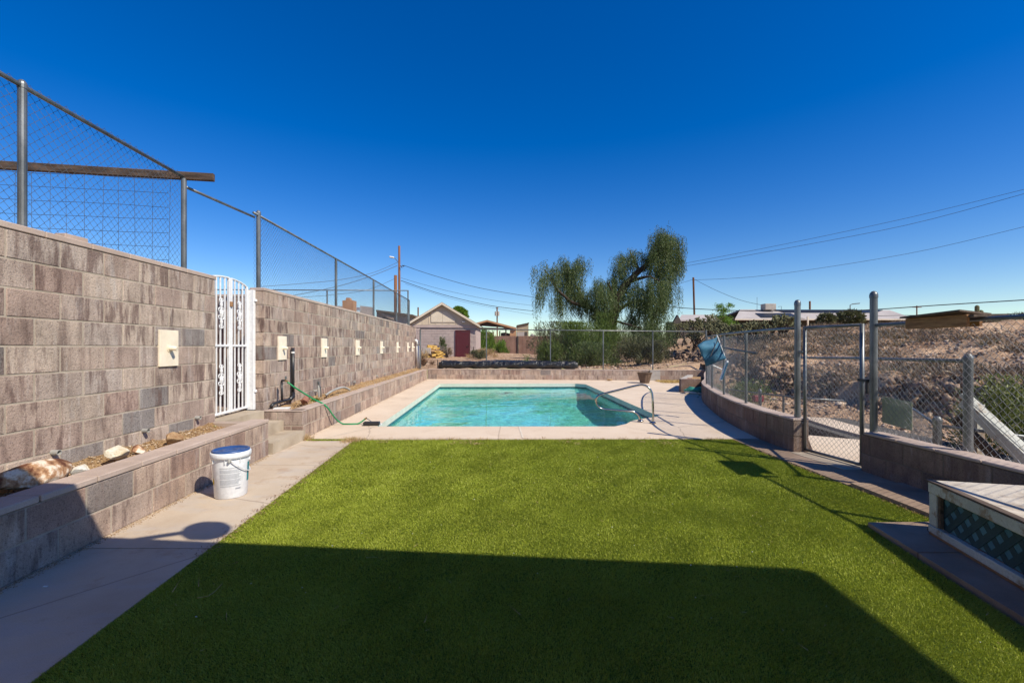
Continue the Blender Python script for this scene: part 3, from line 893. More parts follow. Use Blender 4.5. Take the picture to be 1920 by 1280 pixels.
pebbles('gravel', pp, ss, M['pebble_bed'], label='pale gravel on the soil of the near planter bed', cat='gravel')
pp = []; ss = []
for i in range(2600):
    y = rnd.uniform(1.8, 5.6); x = -2.69 - 0.0586 * y + abs(rnd.gauss(0, 0.028)) + 0.004
    pp.append((x, y, 0.006)); ss.append(rnd.uniform(0.002, 0.006))
pebbles('sand_drift', pp, ss, M['pebble_bed'], label='orange sand drifted along the foot of the near planter wall', cat='sand')
pp = []; ss = []
for i in range(1500):
    y = rnd.uniform(6.7, 18.5); x = xl_deck(y) + abs(rnd.gauss(0, 0.04)) + 0.004
    pp.append((x, y, 0.017)); ss.append(rnd.uniform(0.002, 0.007))
pebbles('sand_drift', pp, ss, M['pebble_bed'], label='sand drifted along the foot of the poolside planter wall', cat='sand')
pp = []; ss = []
for i in range(2200):
    y = rnd.uniform(6.8, 19.5); x0 = X2(y); x1_ = xl_deck(y) - 0.2; x = rnd.uniform(x0, x1_)
    pp.append((x, y, 0.38 + 0.05 * (1 - (x - x0) / (x1_ - x0)))); ss.append(rnd.uniform(0.005, 0.018))
pebbles('gravel', pp, ss, M['pebble_bed'], label='pale gravel on the soil of the long poolside bed', cat='gravel')
pp = []; ss = []
for i in range(30000):
    if i < 22000:
        y = rnd.uniform(4.0, 18.9); s_ = rnd.uniform(-4, 9)
    else:
        y = rnd.uniform(19, 34); s_ = rnd.uniform(-6, 8)
    x = lerp_tab(y, BX) + s_
    if x < xw(min(y, 17.6)) + 0.5 and y < 18.9: continue
    if x / y > 1.35: continue
    pp.append((x, y, H(x, y) + 0.004)); ss.append(min(0.16, 0.018 * math.exp(rnd.gauss(0.3, 0.62))))
pebbles('slope_stones', pp, ss, M['pebble'], label='loose stones covering the desert slope', cat='stones')
pp = []; ss = []
for i in range(5000):
    y = rnd.uniform(19.2, 44); x = rnd.uniform(-9, 8)
    if rnd.random() < 0.5 and x < 0: continue
    pp.append((x, y, H(x, y) + 0.003)); ss.append(rnd.uniform(0.012, 0.06))
pebbles('ground_stones', pp, ss, M['pebble'], label='scattered stones on the bare ground behind the pool', cat='stones')

pp = []; ss = []
for i in range(2600):
    y = rnd.uniform(5.0, 17.5) if i < 2000 else rnd.uniform(19, 27)
    s_ = rnd.gauss(0.25, 0.28); x = lerp_tab(y, BX) + s_
    if noise.noise((x * 0.6, y * 0.6, 9.0)) < -0.2 or x / y > 1.4: continue
    pp.append((x, y, H(x, y) + rnd.uniform(-0.02, 0.06))); ss.append(rnd.uniform(0.04, 0.15))
pebbles('undercut_shade_clods', pp, ss, blades('shade_toned_clods', (0.10, 0.06, 0.038), (0.22, 0.14, 0.09), (0.38, 0.265, 0.18), 0.0), 0.8, label='clods coloured dark for the undercut shadow and dry plants at the slope foot', cat='clods')  # dark colour stands in for the undercut's shadow and dry plants
# ------------------------------------------------------------------ rocks
def rock(label, c, size, mat, seed, rot=0.0, name='rock'):
    bm = bmesh.new(); bmesh.ops.create_icosphere(bm, subdivisions=3, radius=1)
    rr = random.Random(seed)
    planes = []
    for k in range(11):
        n = Vector((rr.gauss(0, 1), rr.gauss(0, 1), rr.gauss(0, 1))).normalized()
        planes.append((n, rr.uniform(0.45, 0.85)))
    for v in bm.verts:
        for n, d in planes:
            q = v.co.dot(n)
            if q > d: v.co -= n * (q - d)
        v.co += v.co.normalized() * 0.04 * noise.noise(v.co * 3 + Vector((seed, 0, 0)))
        v.co = Vector((v.co.x * size[0], v.co.y * size[1], v.co.z * size[2]))
    me = bpy.data.meshes.new('rock'); bm.to_mesh(me); bm.free(); me.materials.append(mat)
    o = tagged(name, me, label, 'rock'); o.location = c; o.rotation_euler = (0, 0, rot)
    return o
rock('largest red and white banded rock in the near planter bed', (-3.22, 3.05, 0.47), (0.15, 0.30, 0.12), M['rock_red'], 4, 0.2)
rock('small white rock beside the big red banded rock', (-3.19, 3.36, 0.44), (0.05, 0.07, 0.045), M['rock_white'], 5, 0.1)
rock('big white rock in the middle of the near planter bed', (-3.25, 3.76, 0.47), (0.085, 0.12, 0.08), M['rock_white'], 8, -0.2)
rock('small reddish rock just behind the big white rock', (-3.27, 3.98, 0.44), (0.06, 0.08, 0.05), M['rock_red'], 12, 0.4)
rock('tan rock farthest along the near planter bed', (-3.29, 4.42, 0.45), (0.07, 0.11, 0.07), M['rock_tan'], 15, 0.1)
rock('reddish sloping rock in the poolside bed left of the grey tap', (-3.38, 7.40, 0.47), (0.07, 0.12, 0.10), M['brick'], 21, 0.4)

# ------------------------------------------------------------------ artificial turf blades
def inpoly(x, y, poly):
    c = np.zeros(len(x), bool); n = len(poly)
    for i in range(n):
        x1, y1 = poly[i]; x2, y2 = poly[(i + 1) % n]
        if y1 == y2: continue
        k = ((y1 > y) != (y2 > y)) & (x < (x2 - x1) * (y - y1) / (y2 - y1) + x1)
        c ^= k
    return c
def turf(name, poly, bands, label, seed=1):
    rg = np.random.default_rng(seed)
    Vs = []
    xs = [p[0] for p in poly]
    for (ya, yb, dens, wd, ht) in bands:
        x0, x1 = min(xs), max(xs)
        x1b = min(x1, 1.2 * yb + 0.3); x0b = max(x0, -1.2 * yb - 0.3)
        n = int((x1b - x0b) * (yb - ya) * dens)
        x = rg.uniform(x0b, x1b, n); y = rg.uniform(ya, yb, n)
        k = inpoly(x, y, poly); x = x[k]; y = y[k]; n = len(x)
        a = rg.uniform(0, 6.283, n)
        ln = rg.uniform(0.6, 1.1, n) * ht
        pr = np.random.default_rng(77); patch = np.zeros(n); patch2 = np.zeros(n)
        for q_ in range(14):
            kx, ky, ph = pr.normal(0, 8.5), pr.normal(0, 12), pr.uniform(0, 6.28); patch += np.sin(kx * x + ky * y + ph) / 2.8
            kx, ky, ph = pr.normal(0, 8.5), pr.normal(0, 12), pr.uniform(0, 6.28); patch2 += np.sin(kx * x + ky * y + ph) / 2.8
        ln *= 1 + 0.05 * patch2
        lx = 0.08 * patch + rg.normal(0, 0.42, n); ly = -0.42 + 0.10 * patch2 + rg.normal(0, 0.42, n)
        wx = np.cos(a) * wd / 2; wy = np.sin(a) * wd / 2
        b1 = np.stack([x - wx, y - wy, np.zeros(n)], 1); b2 = np.stack([x + wx, y + wy, np.zeros(n)], 1)
        t = np.stack([x + lx * ln, y + ly * ln, ln], 1)
        Vs.append(np.stack([b1, b2, t], 1).reshape(-1, 3))
    V = np.concatenate(Vs)
    Fc = np.arange(len(V)).reshape(-1, 3)
    o = link(name, np_mesh(name, V, Fc, M['turf']), None, kind='stuff')
    o['label'] = label; o['category'] = 'grass'
    return o
LAWN_B = [(p[0], p[1]) for p in LAWN]
turf('artificial_turf', LAWN_B, [(1.55, 2.6, 78000, 0.0028, 0.014), (2.6, 4.0, 54000, 0.0036, 0.014), (4.0, 6.62, 32000, 0.0052, 0.015)], 'green artificial turf lawn between the path and the paving')
turf('artificial_turf', [(-2.95, 6.505), (-2.3, 6.505), (-2.3, 6.60), (-2.95, 6.60)], [(6.4, 6.7, 20000, 0.006, 0.022)], 'narrow strip of turf between the path end and the deck', 3)
sheet('turf_base', [(-2.95, 6.505), (-2.28, 6.505), (-2.28, 6.60), (-2.95, 6.60)], 0.001, M['turfbase'])

# dry weeds & litter
def tuft_stuff(name, centers, mat, label, nb=22, ht=0.06, wd=0.0025, spread=0.02, cat='weeds', lean=0.5):
    Vs = []
    for (x, y, z, sc_) in centers:
        for k in range(int(nb)):
            a = rnd.uniform(0, 6.283); bx = x + rnd.gauss(0, spread * sc_); by = y + rnd.gauss(0, spread * sc_)
            h_ = ht * sc_ * rnd.uniform(0.4, 1.1); lx = rnd.gauss(0, lean) * h_; ly = rnd.gauss(0, lean) * h_
            wx = math.cos(a) * wd; wy = math.sin(a) * wd
            Vs += [(bx - wx, by - wy, z), (bx + wx, by + wy, z), (bx + lx, by + ly, z + h_)]
    V = np.array(Vs)
    o = link(name, np_mesh(name, V, np.arange(len(V)).reshape(-1, 3), mat), None, kind='stuff')
    o['label'] = label; o['category'] = cat
    return o
c = [(rnd.uniform(-2.3, 3.1), 6.60 + rnd.uniform(-0.03, 0.04), 0.0, rnd.uniform(0.3, 0.9)) for _ in range(95)]
c += [(x + rnd.gauss(0, 0.05), y + rnd.gauss(0, 0.04), 0.0, 1.1) for x, y in ((-2.28, 6.55), (-2.33, 6.42), (-2.25, 6.5)) for _ in range(10)]
tuft_stuff('dry_weeds', c, M['straw'], 'straw-coloured weeds along the edge between lawn and pool deck', 16, 0.06, 0.003, 0.03)
c = [(-2.98 + rnd.gauss(0, 0.04), 6.57 + rnd.gauss(0, 0.03), 0.0, rnd.uniform(0.6, 1.6)) for _ in range(26)]
tuft_stuff('dry_weeds', c, M['straw'], 'dry weeds at the corner between the steps and the pool deck', 18, 0.08, 0.003, 0.025)
c = [(3.2 + (0.06 if t < 4.5 else 0) + rnd.gauss(0, 0.012), t, 0.005, rnd.uniform(0.2, 0.55)) for t in np.arange(3.5, 6.6, 0.03)]
tuft_stuff('dry_weeds', c, M['straw'], 'orange-brown dry weeds along the right edge of the lawn', 9, 0.05, 0.0028, 0.02)
c = []
for _ in range(60):
    x = rnd.uniform(-1.9, 2.9); y = rnd.choice([6.35, 6.2, 6.45, 6.3]) + rnd.gauss(0, 0.06)
    c.append((x, y, 0.022, 0.35))
c = [q for q in c if abs(math.sin(q[0] * 2.3)) > 0.75]
tuft_stuff('dry_weeds', c, M['straw'], 'small straw patches lying on the far part of the lawn', 30, 0.02, 0.005, 0.12, lean=2.0)
c = [(lawnL(y) + rnd.gauss(0.02, 0.035), y, 0.012, rnd.uniform(0.3, 0.8)) for y in np.arange(2.9, 6.4, 0.011)]
tuft_stuff('leaf_litter', c, M['litter'], 'brown leaf litter along the left edge of the lawn', 4, 0.014, 0.004, 0.03, cat='leaf litter', lean=2.0)
c = [(X2(y) + rnd.uniform(0.02, 0.6), y, 0.40, rnd.uniform(0.5, 1.3)) for y in [rnd.uniform(6.9, 19) for _ in range(150)]]
tuft_stuff('dry_weeds', c, M['straw'], 'dry weeds growing in the poolside planter bed', 14, 0.07, 0.003, 0.05)
c = [(rnd.uniform(5.6, 7.2), rnd.uniform(16.7, 17.8), 0.02, rnd.uniform(0.4, 1.1)) for _ in range(260)]
tuft_stuff('yellow_straw', c, mottled('yellow_straw', (0.48, 0.32, 0.10), (0.62, 0.44, 0.17), 4), 'yellow straw heaped at the foot of the back right wall', 22, 0.05, 0.012, 0.07, lean=1.5)
c = [(rnd.uniform(-2.1, 3.1), rnd.uniform(1.9, 6.5), 0.02, rnd.uniform(0.3, 0.9)) for _ in range(260)]
tuft_stuff('leaf_litter', c, M['straw'], 'sparse straw and leaf bits scattered over the lawn', 1, 0.02, 0.0022, 0.03, cat='leaf litter', lean=3.0)
# loose bits on the lawn
pp = [(rnd.uniform(-1.6, 2.2), rnd.uniform(2.0, 6.3), 0.024) for _ in range(55)]
pebbles('lawn_specks', pp, [rnd.uniform(0.002, 0.006) for _ in pp], M['bucketwhite'], label='small pale specks scattered over the lawn', cat='specks')
root = None
tagged('plastic_scrap', MB().tube([G(980 - 610, 1120, 0.026), G(390, 1117, 0.028), G(403, 1108, 0.027), G(416, 1094, 0.026)], 0.0016, 5).mesh('scrap', M['straw']), 'thin pale curved stalk lying on the shaded lawn at left', 'stalk')
tagged('paper_scrap', MB().box((0, 0, 0.004), (0.022, 0.009, 0.004), None).mesh('scrap', M['bucketwhite']), 'tiny white scrap lying on the shaded path at bottom left', 'scrap').location = G(85, 1100, 0.004)
tuft_stuff('green_weed', [(-3.55 + rnd.gauss(0, .02), 5.38 + rnd.gauss(0, .02), 0.38, 1) for _ in range(6)], M['leaf_bright'], 'small green weed in front of the landing slab', 20, 0.035, 0.006, 0.02)
tuft_stuff('green_weed', [(-3.42 + rnd.gauss(0, .02), 7.95 + rnd.gauss(0, .02), 0.40, 1) for _ in range(6)], M['leaf_bright'], 'small green weed beside the grey tap', 20, 0.06, 0.008, 0.03)

# ------------------------------------------------------------------ chain-link fences
def chain_mesh(path, z0, z1, W=0.07, r=0.0016, name='chain_link', mat=None, zf=None):
    """zig-zag wires, triangular section, along a 2D polyline"""
    pts, s = dens_path(path); Ltot = s[-1]; h = W / 2
    nw = int(Ltot / h); nz = int((z1 - z0) / h)
    if nw < 1: return None
    # positions at column boundaries
    cols = np.array([list(at_len(pts, s, min(Ltot, i * h))) for i in range(nw + 1)])
    dirs = np.gradient(cols, axis=0); dirs /= np.linalg.norm(dirs, axis=1)[:, None] + 1e-9
    nrm = np.stack([dirs[:, 1], -dirs[:, 0]], 1)
    i = np.arange(nw)[:, None]; k = np.arange(nz + 1)[None, :]
    odd = (k + i) % 2
    ci = i + odd
    C = cols[ci]; N = nrm[ci]; D = dirs[ci]
    off = np.where(odd == 1, 1, -1)[..., None] * r * 0.9
    ctr = np.concatenate([C + N * off, np.broadcast_to((z0 + k * h)[..., None], (nw, nz + 1, 1))], 2)
    V = np.zeros((nw, nz + 1, 3, 3))
    for t, a in enumerate((0.5, 2.6, 4.7)):
        o2 = N * (math.cos(a) * r) + D * (math.sin(a) * r)
        V[:, :, t, :2] = ctr[:, :, :2] + o2; V[:, :, t, 2] = ctr[:, :, 2]
    base = (np.arange(nw)[:, None] * (nz + 1) + np.arange(nz)[None, :]) * 3
    Fs = []
    for t in range(3):
        t2 = (t + 1) % 3
        Fs.append(np.stack([base + t, base + t2, base + 3 + t2, base + 3 + t], 2).reshape(-1, 4))
    return np_mesh(name, V.reshape(-1, 3), np.concatenate(Fs), mat or M['wire'])
def post_mesh(r, h, cap=True, mat=None):
    mb = MB()
    prof = [(0.0, 0), (r, 0), (r, h)]
    if cap: prof += [(r * 1.12, h), (r * 1.12, h + 0.03), (r * 0.95, h + 0.045), (r * 0.5, h + 0.062), (0.0, h + 0.066)]
    else: prof += [(0, h)]
    mb.lathe(prof, n=14)
    return mb.mesh('post', mat or M['steel'], smooth=False)
def post(parent, x, y, z0, z1, r=0.03, cap=True, name='post'):
    o = bpy.data.objects.new(name, post_mesh(r, z1 - z0, cap)); COL.objects.link(o)
    o.parent = parent; o.location = Vector((x, y, z0)) - parent.location
    return o
def rail(parent, pts, r=0.021, name='top_rail', mat=None, n=8):
    return link(name, MB().tube(pts, r, n).mesh(name, mat or M['steel'], smooth=True), parent)

# left upper fence, section 1
def XF1(z): return -(3.42 + 0.0586 * z)
root = thing('chain_link_fence', 'tall chain-link fence standing above the left block wall, nearest the camera', 'fence', (XF1(3.36), 3.36, 2.0))
for yy in (1.2, 3.36, 5.16): post(root, XF1(yy), yy, 2.0, 3.25, 0.029 if yy > 5 else 0.027, cap=yy < 5)
rail(root, [(XF1(1.0), 1.0, 3.275), (XF1(5.18), 5.18, 3.265)], 0.018)
link('chain_link', chain_mesh([(XF1(1.2) - .03, 1.2), (XF1(5.14) - .03, 5.14)], 2.05, 3.33, 0.075, 0.0019, mat=M['wire_sky']), root, kind='stuff')
root = thing('chain_link_fence', 'long chain-link fence above the block wall right of the white gate', 'fence', (-3.75, 6.6, 2.0))
def XF2(z): return -(3.46 + 0.044 * z)
for yy in (6.74, 10.09, 13.3, 16.5, 19.0): post(root, XF2(yy), yy, 2.0 if yy > 7 else 2.214, 3.29 if yy > 7 else 3.30, 0.03 if yy < 7 else 0.028, cap=yy < 7)
rail(root, [(XF2(6.6), 6.6, 3.29), (XF2(13), 13, 3.30), (XF2(19), 19, 3.29)], 0.018)
rail(root, [(XF1(5.16), 5.16, 3.165), (XF2(6.6), 6.62, 3.23)], 0.017, 'bridging_rail')
link('chain_link', chain_mesh([(XF2(6.66) - .03, 6.66), (XF2(19) - .03, 19.0)], 2.05, 3.34, 0.075, 0.0018, mat=M['wire_sky']), root, kind='stuff')
root = thing('chain_link_fence', 'chain-link fence crossing the raised yard behind the long block wall', 'fence', (-4.3, 18.9, 2.0))
for xx in (-4.32, -7.6, -11.0): post(root, xx, 18.9 - (xx + 4.3) * -0.06, 2.0, 3.68, 0.03, False)
rail(root, [(-4.3, 18.9, 3.68), (-13, 18.4, 3.66)], 0.021)
link('chain_link', chain_mesh([(-13, 18.4), (-4.4, 18.88)], 2.1, 3.68, 0.09, 0.0015, mat=M['wire_sky']), root, kind='stuff')
# beam and welded wire panel
root = thing('welded_wire_panel', 'square-mesh wire panel hanging from the dark wooden beam at top left', 'wire panel', (-4.5, 4.9, 2.1))
A2 = Vector((-3.86, 5.11)); B2 = Vector((-7.2, 4.55))
mb = MB()
for k in range(20):
    t = k * 0.165 / (B2 - A2).length
    p = A2.lerp(B2, t); mb.tube([(p.x, p.y, 2.1), (p.x + rnd.gauss(0, .01), p.y, 3.23)], 0.0022, 4)
link('upright_wires', mb.mesh('upright_wires', M['darkwire'], fix=False), root, kind='stuff')
mb = MB()
for k in range(8):
    z = 2.17 + k * 0.15
    pts_ = [(*A2.lerp(B2, t / 8), z + rnd.gauss(0, 0.004)) for t in range(9)]
    mb.tube(pts_, 0.0022, 4)
link('cross_wires', mb.mesh('cross_wires', M['darkwire'], fix=False), root, kind='stuff')
tagged('wooden_beam', MB().beam((-3.42, 5.225, 3.285), (-7.4, 4.5, 3.275), 0.045, 0.088, 0.006).mesh('beam', M['wood_dark']), 'dark weathered wooden beam lying across the fence post at top left', 'beam')
tagged('brick', MB().box((0, 0, 0.02), (0.09, 0.2, 0.045), None, 0.004).mesh('brick', M['cap']), 'loose flat block lying on top of the left wall', 'brick').location = (X1(3.75) - 0.1, 3.75, 2.215)

# far fence
FF = [(-3.95, 19.6), (7.7, 18.0)]
root = thing('chain_link_fence', 'chain-link fence crossing behind the black roll at the end of the pool', 'fence', (-3.95, 19.6, 0.4))
def ffx(px):
    k = (px - 960) / F
    t = (3.95 + k * 19.6) / (11.65 + k * 1.6); return (FF[0][0] + 11.65 * t, FF[0][1] - 1.6 * t)
for px in (788, 912, 1032, 1131, 1224, 1324):
    x, y = ffx(px); z1 = 2.10 - 0.14 * (x + 3.95) / 11.65
    post(root, x, y, 0.3, z1 + (0.05 if px == 1324 else 0), 0.024 if px not in (788, 1324) else 0.034, False)
rail(root, [(FF[0][0], FF[0][1], 2.125), (FF[1][0], FF[1][1], 1.94)], 0.02)
link('chain_link', chain_mesh(FF, 0.45, 2.05, 0.11, 0.0013), root, kind='stuff')

# curved fence on the right wall
mid = [Vector((p.x, p.y)) for p in CWF]
midc = []
for i, p in enumerate(mid):
    d = (mid[min(i + 1, len(mid) - 1)] - mid[max(i - 1, 0)]).normalized(); midc.append(p + Vector((d.y, -d.x)) * 0.10)
midc = [p for p in midc if p.y < 12.6]
root = thing('chain_link_fence', 'chain-link fence following the curved low wall beside the pool', 'fence', (3.82, 7.36, 0.43))
for px, yy in ((1403, 7.36), (1359, 8.77), (1346, 10.1), (1335, 11.2), (1324, 12.3)):
    q = min(midc, key=lambda p: abs(p.y - yy)); post(root, q.x, q.y, 0.43, 1.565, 0.022, False)
rail(root, [(3.69, 5.9, 1.58)] + [(p.x, p.y, 1.585) for p in midc if p.y > 6.0], 0.017)
link('chain_link', chain_mesh([(3.69, 5.95)] + [tuple(p) for p in midc if p.y > 6.0], 0.45, 1.56, 0.064, 0.0021), root, kind='stuff')
# near right fence
root = thing('chain_link_fence', 'chain-link fence on the low wall right of the wire gate', 'fence', (3.87, 4.0, 0.43))
for yy in (2.8, 0.8): post(root, 3.88, yy, 0.43, 1.56, 0.03, False)
rail(root, [(3.88, 4.88, 1.575), (3.90, -0.8, 1.575)], 0.018)
link('chain_link', chain_mesh([(3.885, 4.86), (3.905, -0.8)], 0.45, 1.57, 0.066, 0.0021), root, kind='stuff')
# gate posts as fence things
def bigpost(label, x, y, z0, z1, r):
    t = thing('gate_post', label, 'post', (x, y, z0), 'gate posts of the wire gate')
    post(t, x, y, z0, z1, r, False, 'shaft')
    cp = MB().lathe([(r * 1.1, 0), (r * 1.1, 0.03), (r * 0.95, 0.05), (r * 0.55, 0.068), (0, 0.074)], n=16).mesh('cap', M['steel'], smooth=True)
    o = bpy.data.objects.new('cap', cp); COL.objects.link(o); o.parent = t; o.location = (0, 0, z1 - z0)
    for zz in (0.35, 0.75, 1.12):
        o = bpy.data.objects.new('band', MB().lathe([(r * 1.0, zz), (r * 1.14, zz), (r * 1.14, zz + 0.02), (r * 1.0, zz + 0.02)], n=14).mesh('band', M['steel'])); COL.objects.link(o); o.parent = t
    return t
bigpost('tall round gate post at the end of the curved wall', 3.69, 5.88, 0.1, 1.88, 0.036)
bigpost('tall round gate post on the low wall right of the wire gate', 3.88, 4.88, 0.43, 1.87, 0.036)
# the wire gate
root = thing('wire_gate', 'closed chain-link gate between two tall round posts', 'gate', (3.78, 5.4, 0))
gA = Vector((3.715, 5.77)); gB = Vector((3.862, 5.02))
for q, nm in ((gA, 'stile'), (gB, 'stile')):
    link(nm, MB().tube([(q.x, q.y, 0.05), (q.x, q.y, 1.60)], 0.02 if q is gA else 0.022, 10).mesh(nm, M['steel'], smooth=True), root)
link('gate_rail', MB().tube([(gA.x, gA.y, 1.585), (gB.x, gB.y, 1.585)], 0.018, 8).mesh('gate_rail', M['steel'], smooth=True), root)
link('gate_rail', MB().tube([(gA.x, gA.y, 0.045), (gB.x, gB.y, 0.045)], 0.018, 8).mesh('gate_rail', M['steel'], smooth=True), root)
link('chain_link', chain_mesh([tuple(gA), tuple(gB)], 0.04, 1.58, 0.064, 0.0021), root, kind='stuff')
link('tension_bar', MB().beam((gB.x - .005, gB.y + .06, 0.08), (gB.x - .005, gB.y + .06, 1.55), 0.012, 0.004).mesh('tension_bar', M['steel']), root)
lt = MB(); lt.box((3.86, 4.99, 0.98), (0.05, 0.13, 0.03), None, 0.004); lt.box((3.87, 4.955, 0.90), (0.025, 0.03, 0.13), None, 0.004)
link('latch', lt.mesh('latch', M['darkwire']), root)
for zz in (0.38, 1.28): link('hinge', MB().box((3.70, 5.83, zz), (0.05, 0.13, 0.03), None, 0.005).mesh('hinge', M['steel']), root)
# threshold of the gate
mb = MB(); mb.prism([(3.60, 4.93), (3.92, 4.93), (3.80, 5.75), (3.52, 5.75)], -0.05, 0.016); struct('gate_sill', mb.mesh('gate_sill', M['step']))
# outside slab, grey path and pale strip
mb = MB(); mb.prism([(3.93, 3.6), (5.1, 3.5), (5.2, 6.5), (4.5, 6.95), (3.82, 5.75)], -0.35, 0.0); struct('outside_slab', mb.mesh('outside_slab', M['deck']))
mb = MB(); mb.prism([(5.0, 4.0), (6.5, 4.0), (6.75, 9.2), (5.6, 9.6)], -0.6, -0.10); struct('outside_path', mb.mesh('outside_path', M['gravelgrey']))
mb = MB(); mb.prism([(5.45, 4.5), (5.95, 4.5), (6.1, 7.9), (6.25, 9.0), (5.8, 9.2), (5.6, 7.9)], -0.3, -0.06); struct('outside_kerb', mb.mesh('outside_kerb', M['deck']))

# low outer fence
root = thing('chain_link_fence', 'low chain-link fence outside the yard, seen through the wire gate', 'fence', (3.99, 4.0, 0.43))
post(root, 4.0, 3.99, 0.43, 1.22, 0.034, True)
rail(root, [(4.0, 3.99, 1.22), (4.6, 6.1, 1.19), (5.04, 8.0, 1.155)], 0.019)
link('chain_link', chain_mesh([(4.03, 4.05), (5.04, 8.0)], 0.0, 1.18, 0.08, 0.0014), root, kind='stuff')
root = thing('chain_link_fence', 'lowest short chain-link fence by the outside slab at right', 'fence', (4.3, 4.6, 0.0))
post(root, 4.30, 4.60, 0.0, 0.58, 0.036, True)
rail(root, [(4.30, 4.60, 0.55), (5.6, 6.4, 0.50)], 0.016)
rail(root, [(4.30, 4.60, 0.55), (4.9, 4.1, 0.50)], 0.016)
link('chain_link', chain_mesh([(4.3, 4.6), (5.6, 6.4)], -0.1, 0.52, 0.08, 0.0014), root, kind='stuff')
root = thing('chain_link_fence', 'low outer chain-link fence behind the curved wall', 'fence', (5.18, 9.5, -0.3))
post(root, 5.18, 9.5, -0.3, 0.40, 0.03, True); post(root, 5.4, 9.05, -0.3, 0.38, 0.022, False); post(root, 5.2, 11.0, -0.3, 0.35, 0.022, False)
rail(root, [(5.35, 11.2, 0.30), (5.18, 9.5, 0.37), (5.6, 8.7, 0.36), (6.2, 8.5, 0.34)], 0.016)
link('chain_link', chain_mesh([(5.3, 11.2), (5.18, 9.5), (6.2, 8.5)], -0.2, 0.35, 0.08, 0.0014), root, kind='stuff')
tagged('red_container', MB().box((0, 0, 0.07), (0.22, 0.12, 0.14), None, 0.02).mesh('red_container', M['redstain']), 'small red object on the ground beyond the curved fence', 'container').location = (5.35, 9.9, 0.15)

# wooden box on the fence
root = thing('fence_box', 'shallow wooden box with a tilted board lid sitting on the fence rail at right', 'box', (3.88, 4.0, 1.5))
link('side_board', MB().beam((3.80, 3.79, 1.565), (3.80, 4.38, 1.565), 0.03, 0.10, 0.003).mesh('side_board', M['wood_orange']), root)
link('side_board', MB().beam((3.99, 3.87, 1.565), (3.99, 4.36, 1.565), 0.03, 0.09, 0.003).mesh('side_board', M['wood_orange']), root)
link('end_board', MB().beam((3.83, 4.36, 1.57), (3.97, 4.36, 1.57), 0.025, 0.07, 0.003).mesh('end_board', M['wood_orange']), root)
link('cross_piece', MB().beam((3.79, 3.76, 1.60), (4.06, 3.74, 1.603), 0.05, 0.022, 0.003).mesh('cross_piece', M['wood_gray']), root)
link('lid', MB().slab([(3.72, 3.78, 1.655), (4.09, 3.88, 1.632), (4.12, 4.34, 1.630), (3.75, 4.40, 1.634)], 0.016).mesh('lid', M['wood_gray']), root)
root = thing('fence_sign', 'faded blank greenish sign wired low on the fence right of the gate', 'panel', (3.93, 4.65, 0.68))
link('sheet', MB().slab([(3.93, 4.83, 0.545), (3.93, 4.47, 0.52), (3.93, 4.47, 0.80), (3.93, 4.83, 0.82)], 0.004, (1, 0, 0)).mesh('sheet', M['greensign']), root)
for (y_, z_) in ((4.81, 0.80), (4.49, 0.78), (4.81, 0.56), (4.49, 0.54)):
    link('tie_wire', MB().tube([(3.925, y_, z_), (3.88, y_ + .01, z_ + .015)], 0.002, 4).mesh('tie_wire', M['wire']), root)

# white stair railing outside
root = thing('stair_railing', 'white painted wooden stair railing with a dark stringer outside the fence', 'railing', (4.6, 4.4, 0))
link('handrail', MB().beam((4.60, 4.63, 0.86), (4.60, 3.2, -0.28), 0.09, 0.04, 0.004).mesh('handrail', M['peel']), root)
link('side_board', MB().beam((4.545, 4.60, 0.79), (4.545, 3.2, -0.33), 0.02, 0.10, 0.003).mesh('side_board', M['peel']), root)
link('post', MB().box((4.62, 4.50, 0.35), (0.085, 0.04, 0.85), None, 0.004).mesh('post', M['peel']), root)
link('post', MB().box((4.62, 3.75, -0.1), (0.085, 0.04, 0.6), None, 0.004).mesh('post', M['peel']), root)
link('stringer', MB().beam((4.50, 4.62, 0.62), (4.50, 3.5, -0.27), 0.04, 0.09, 0.003).mesh('stringer', M['wood_dark']), root)
link('stringer', MB().beam((4.52, 4.50, 0.32), (4.52, 4.1, 0.0), 0.04, 0.06, 0.003).mesh('stringer', M['wood_dark']), root)

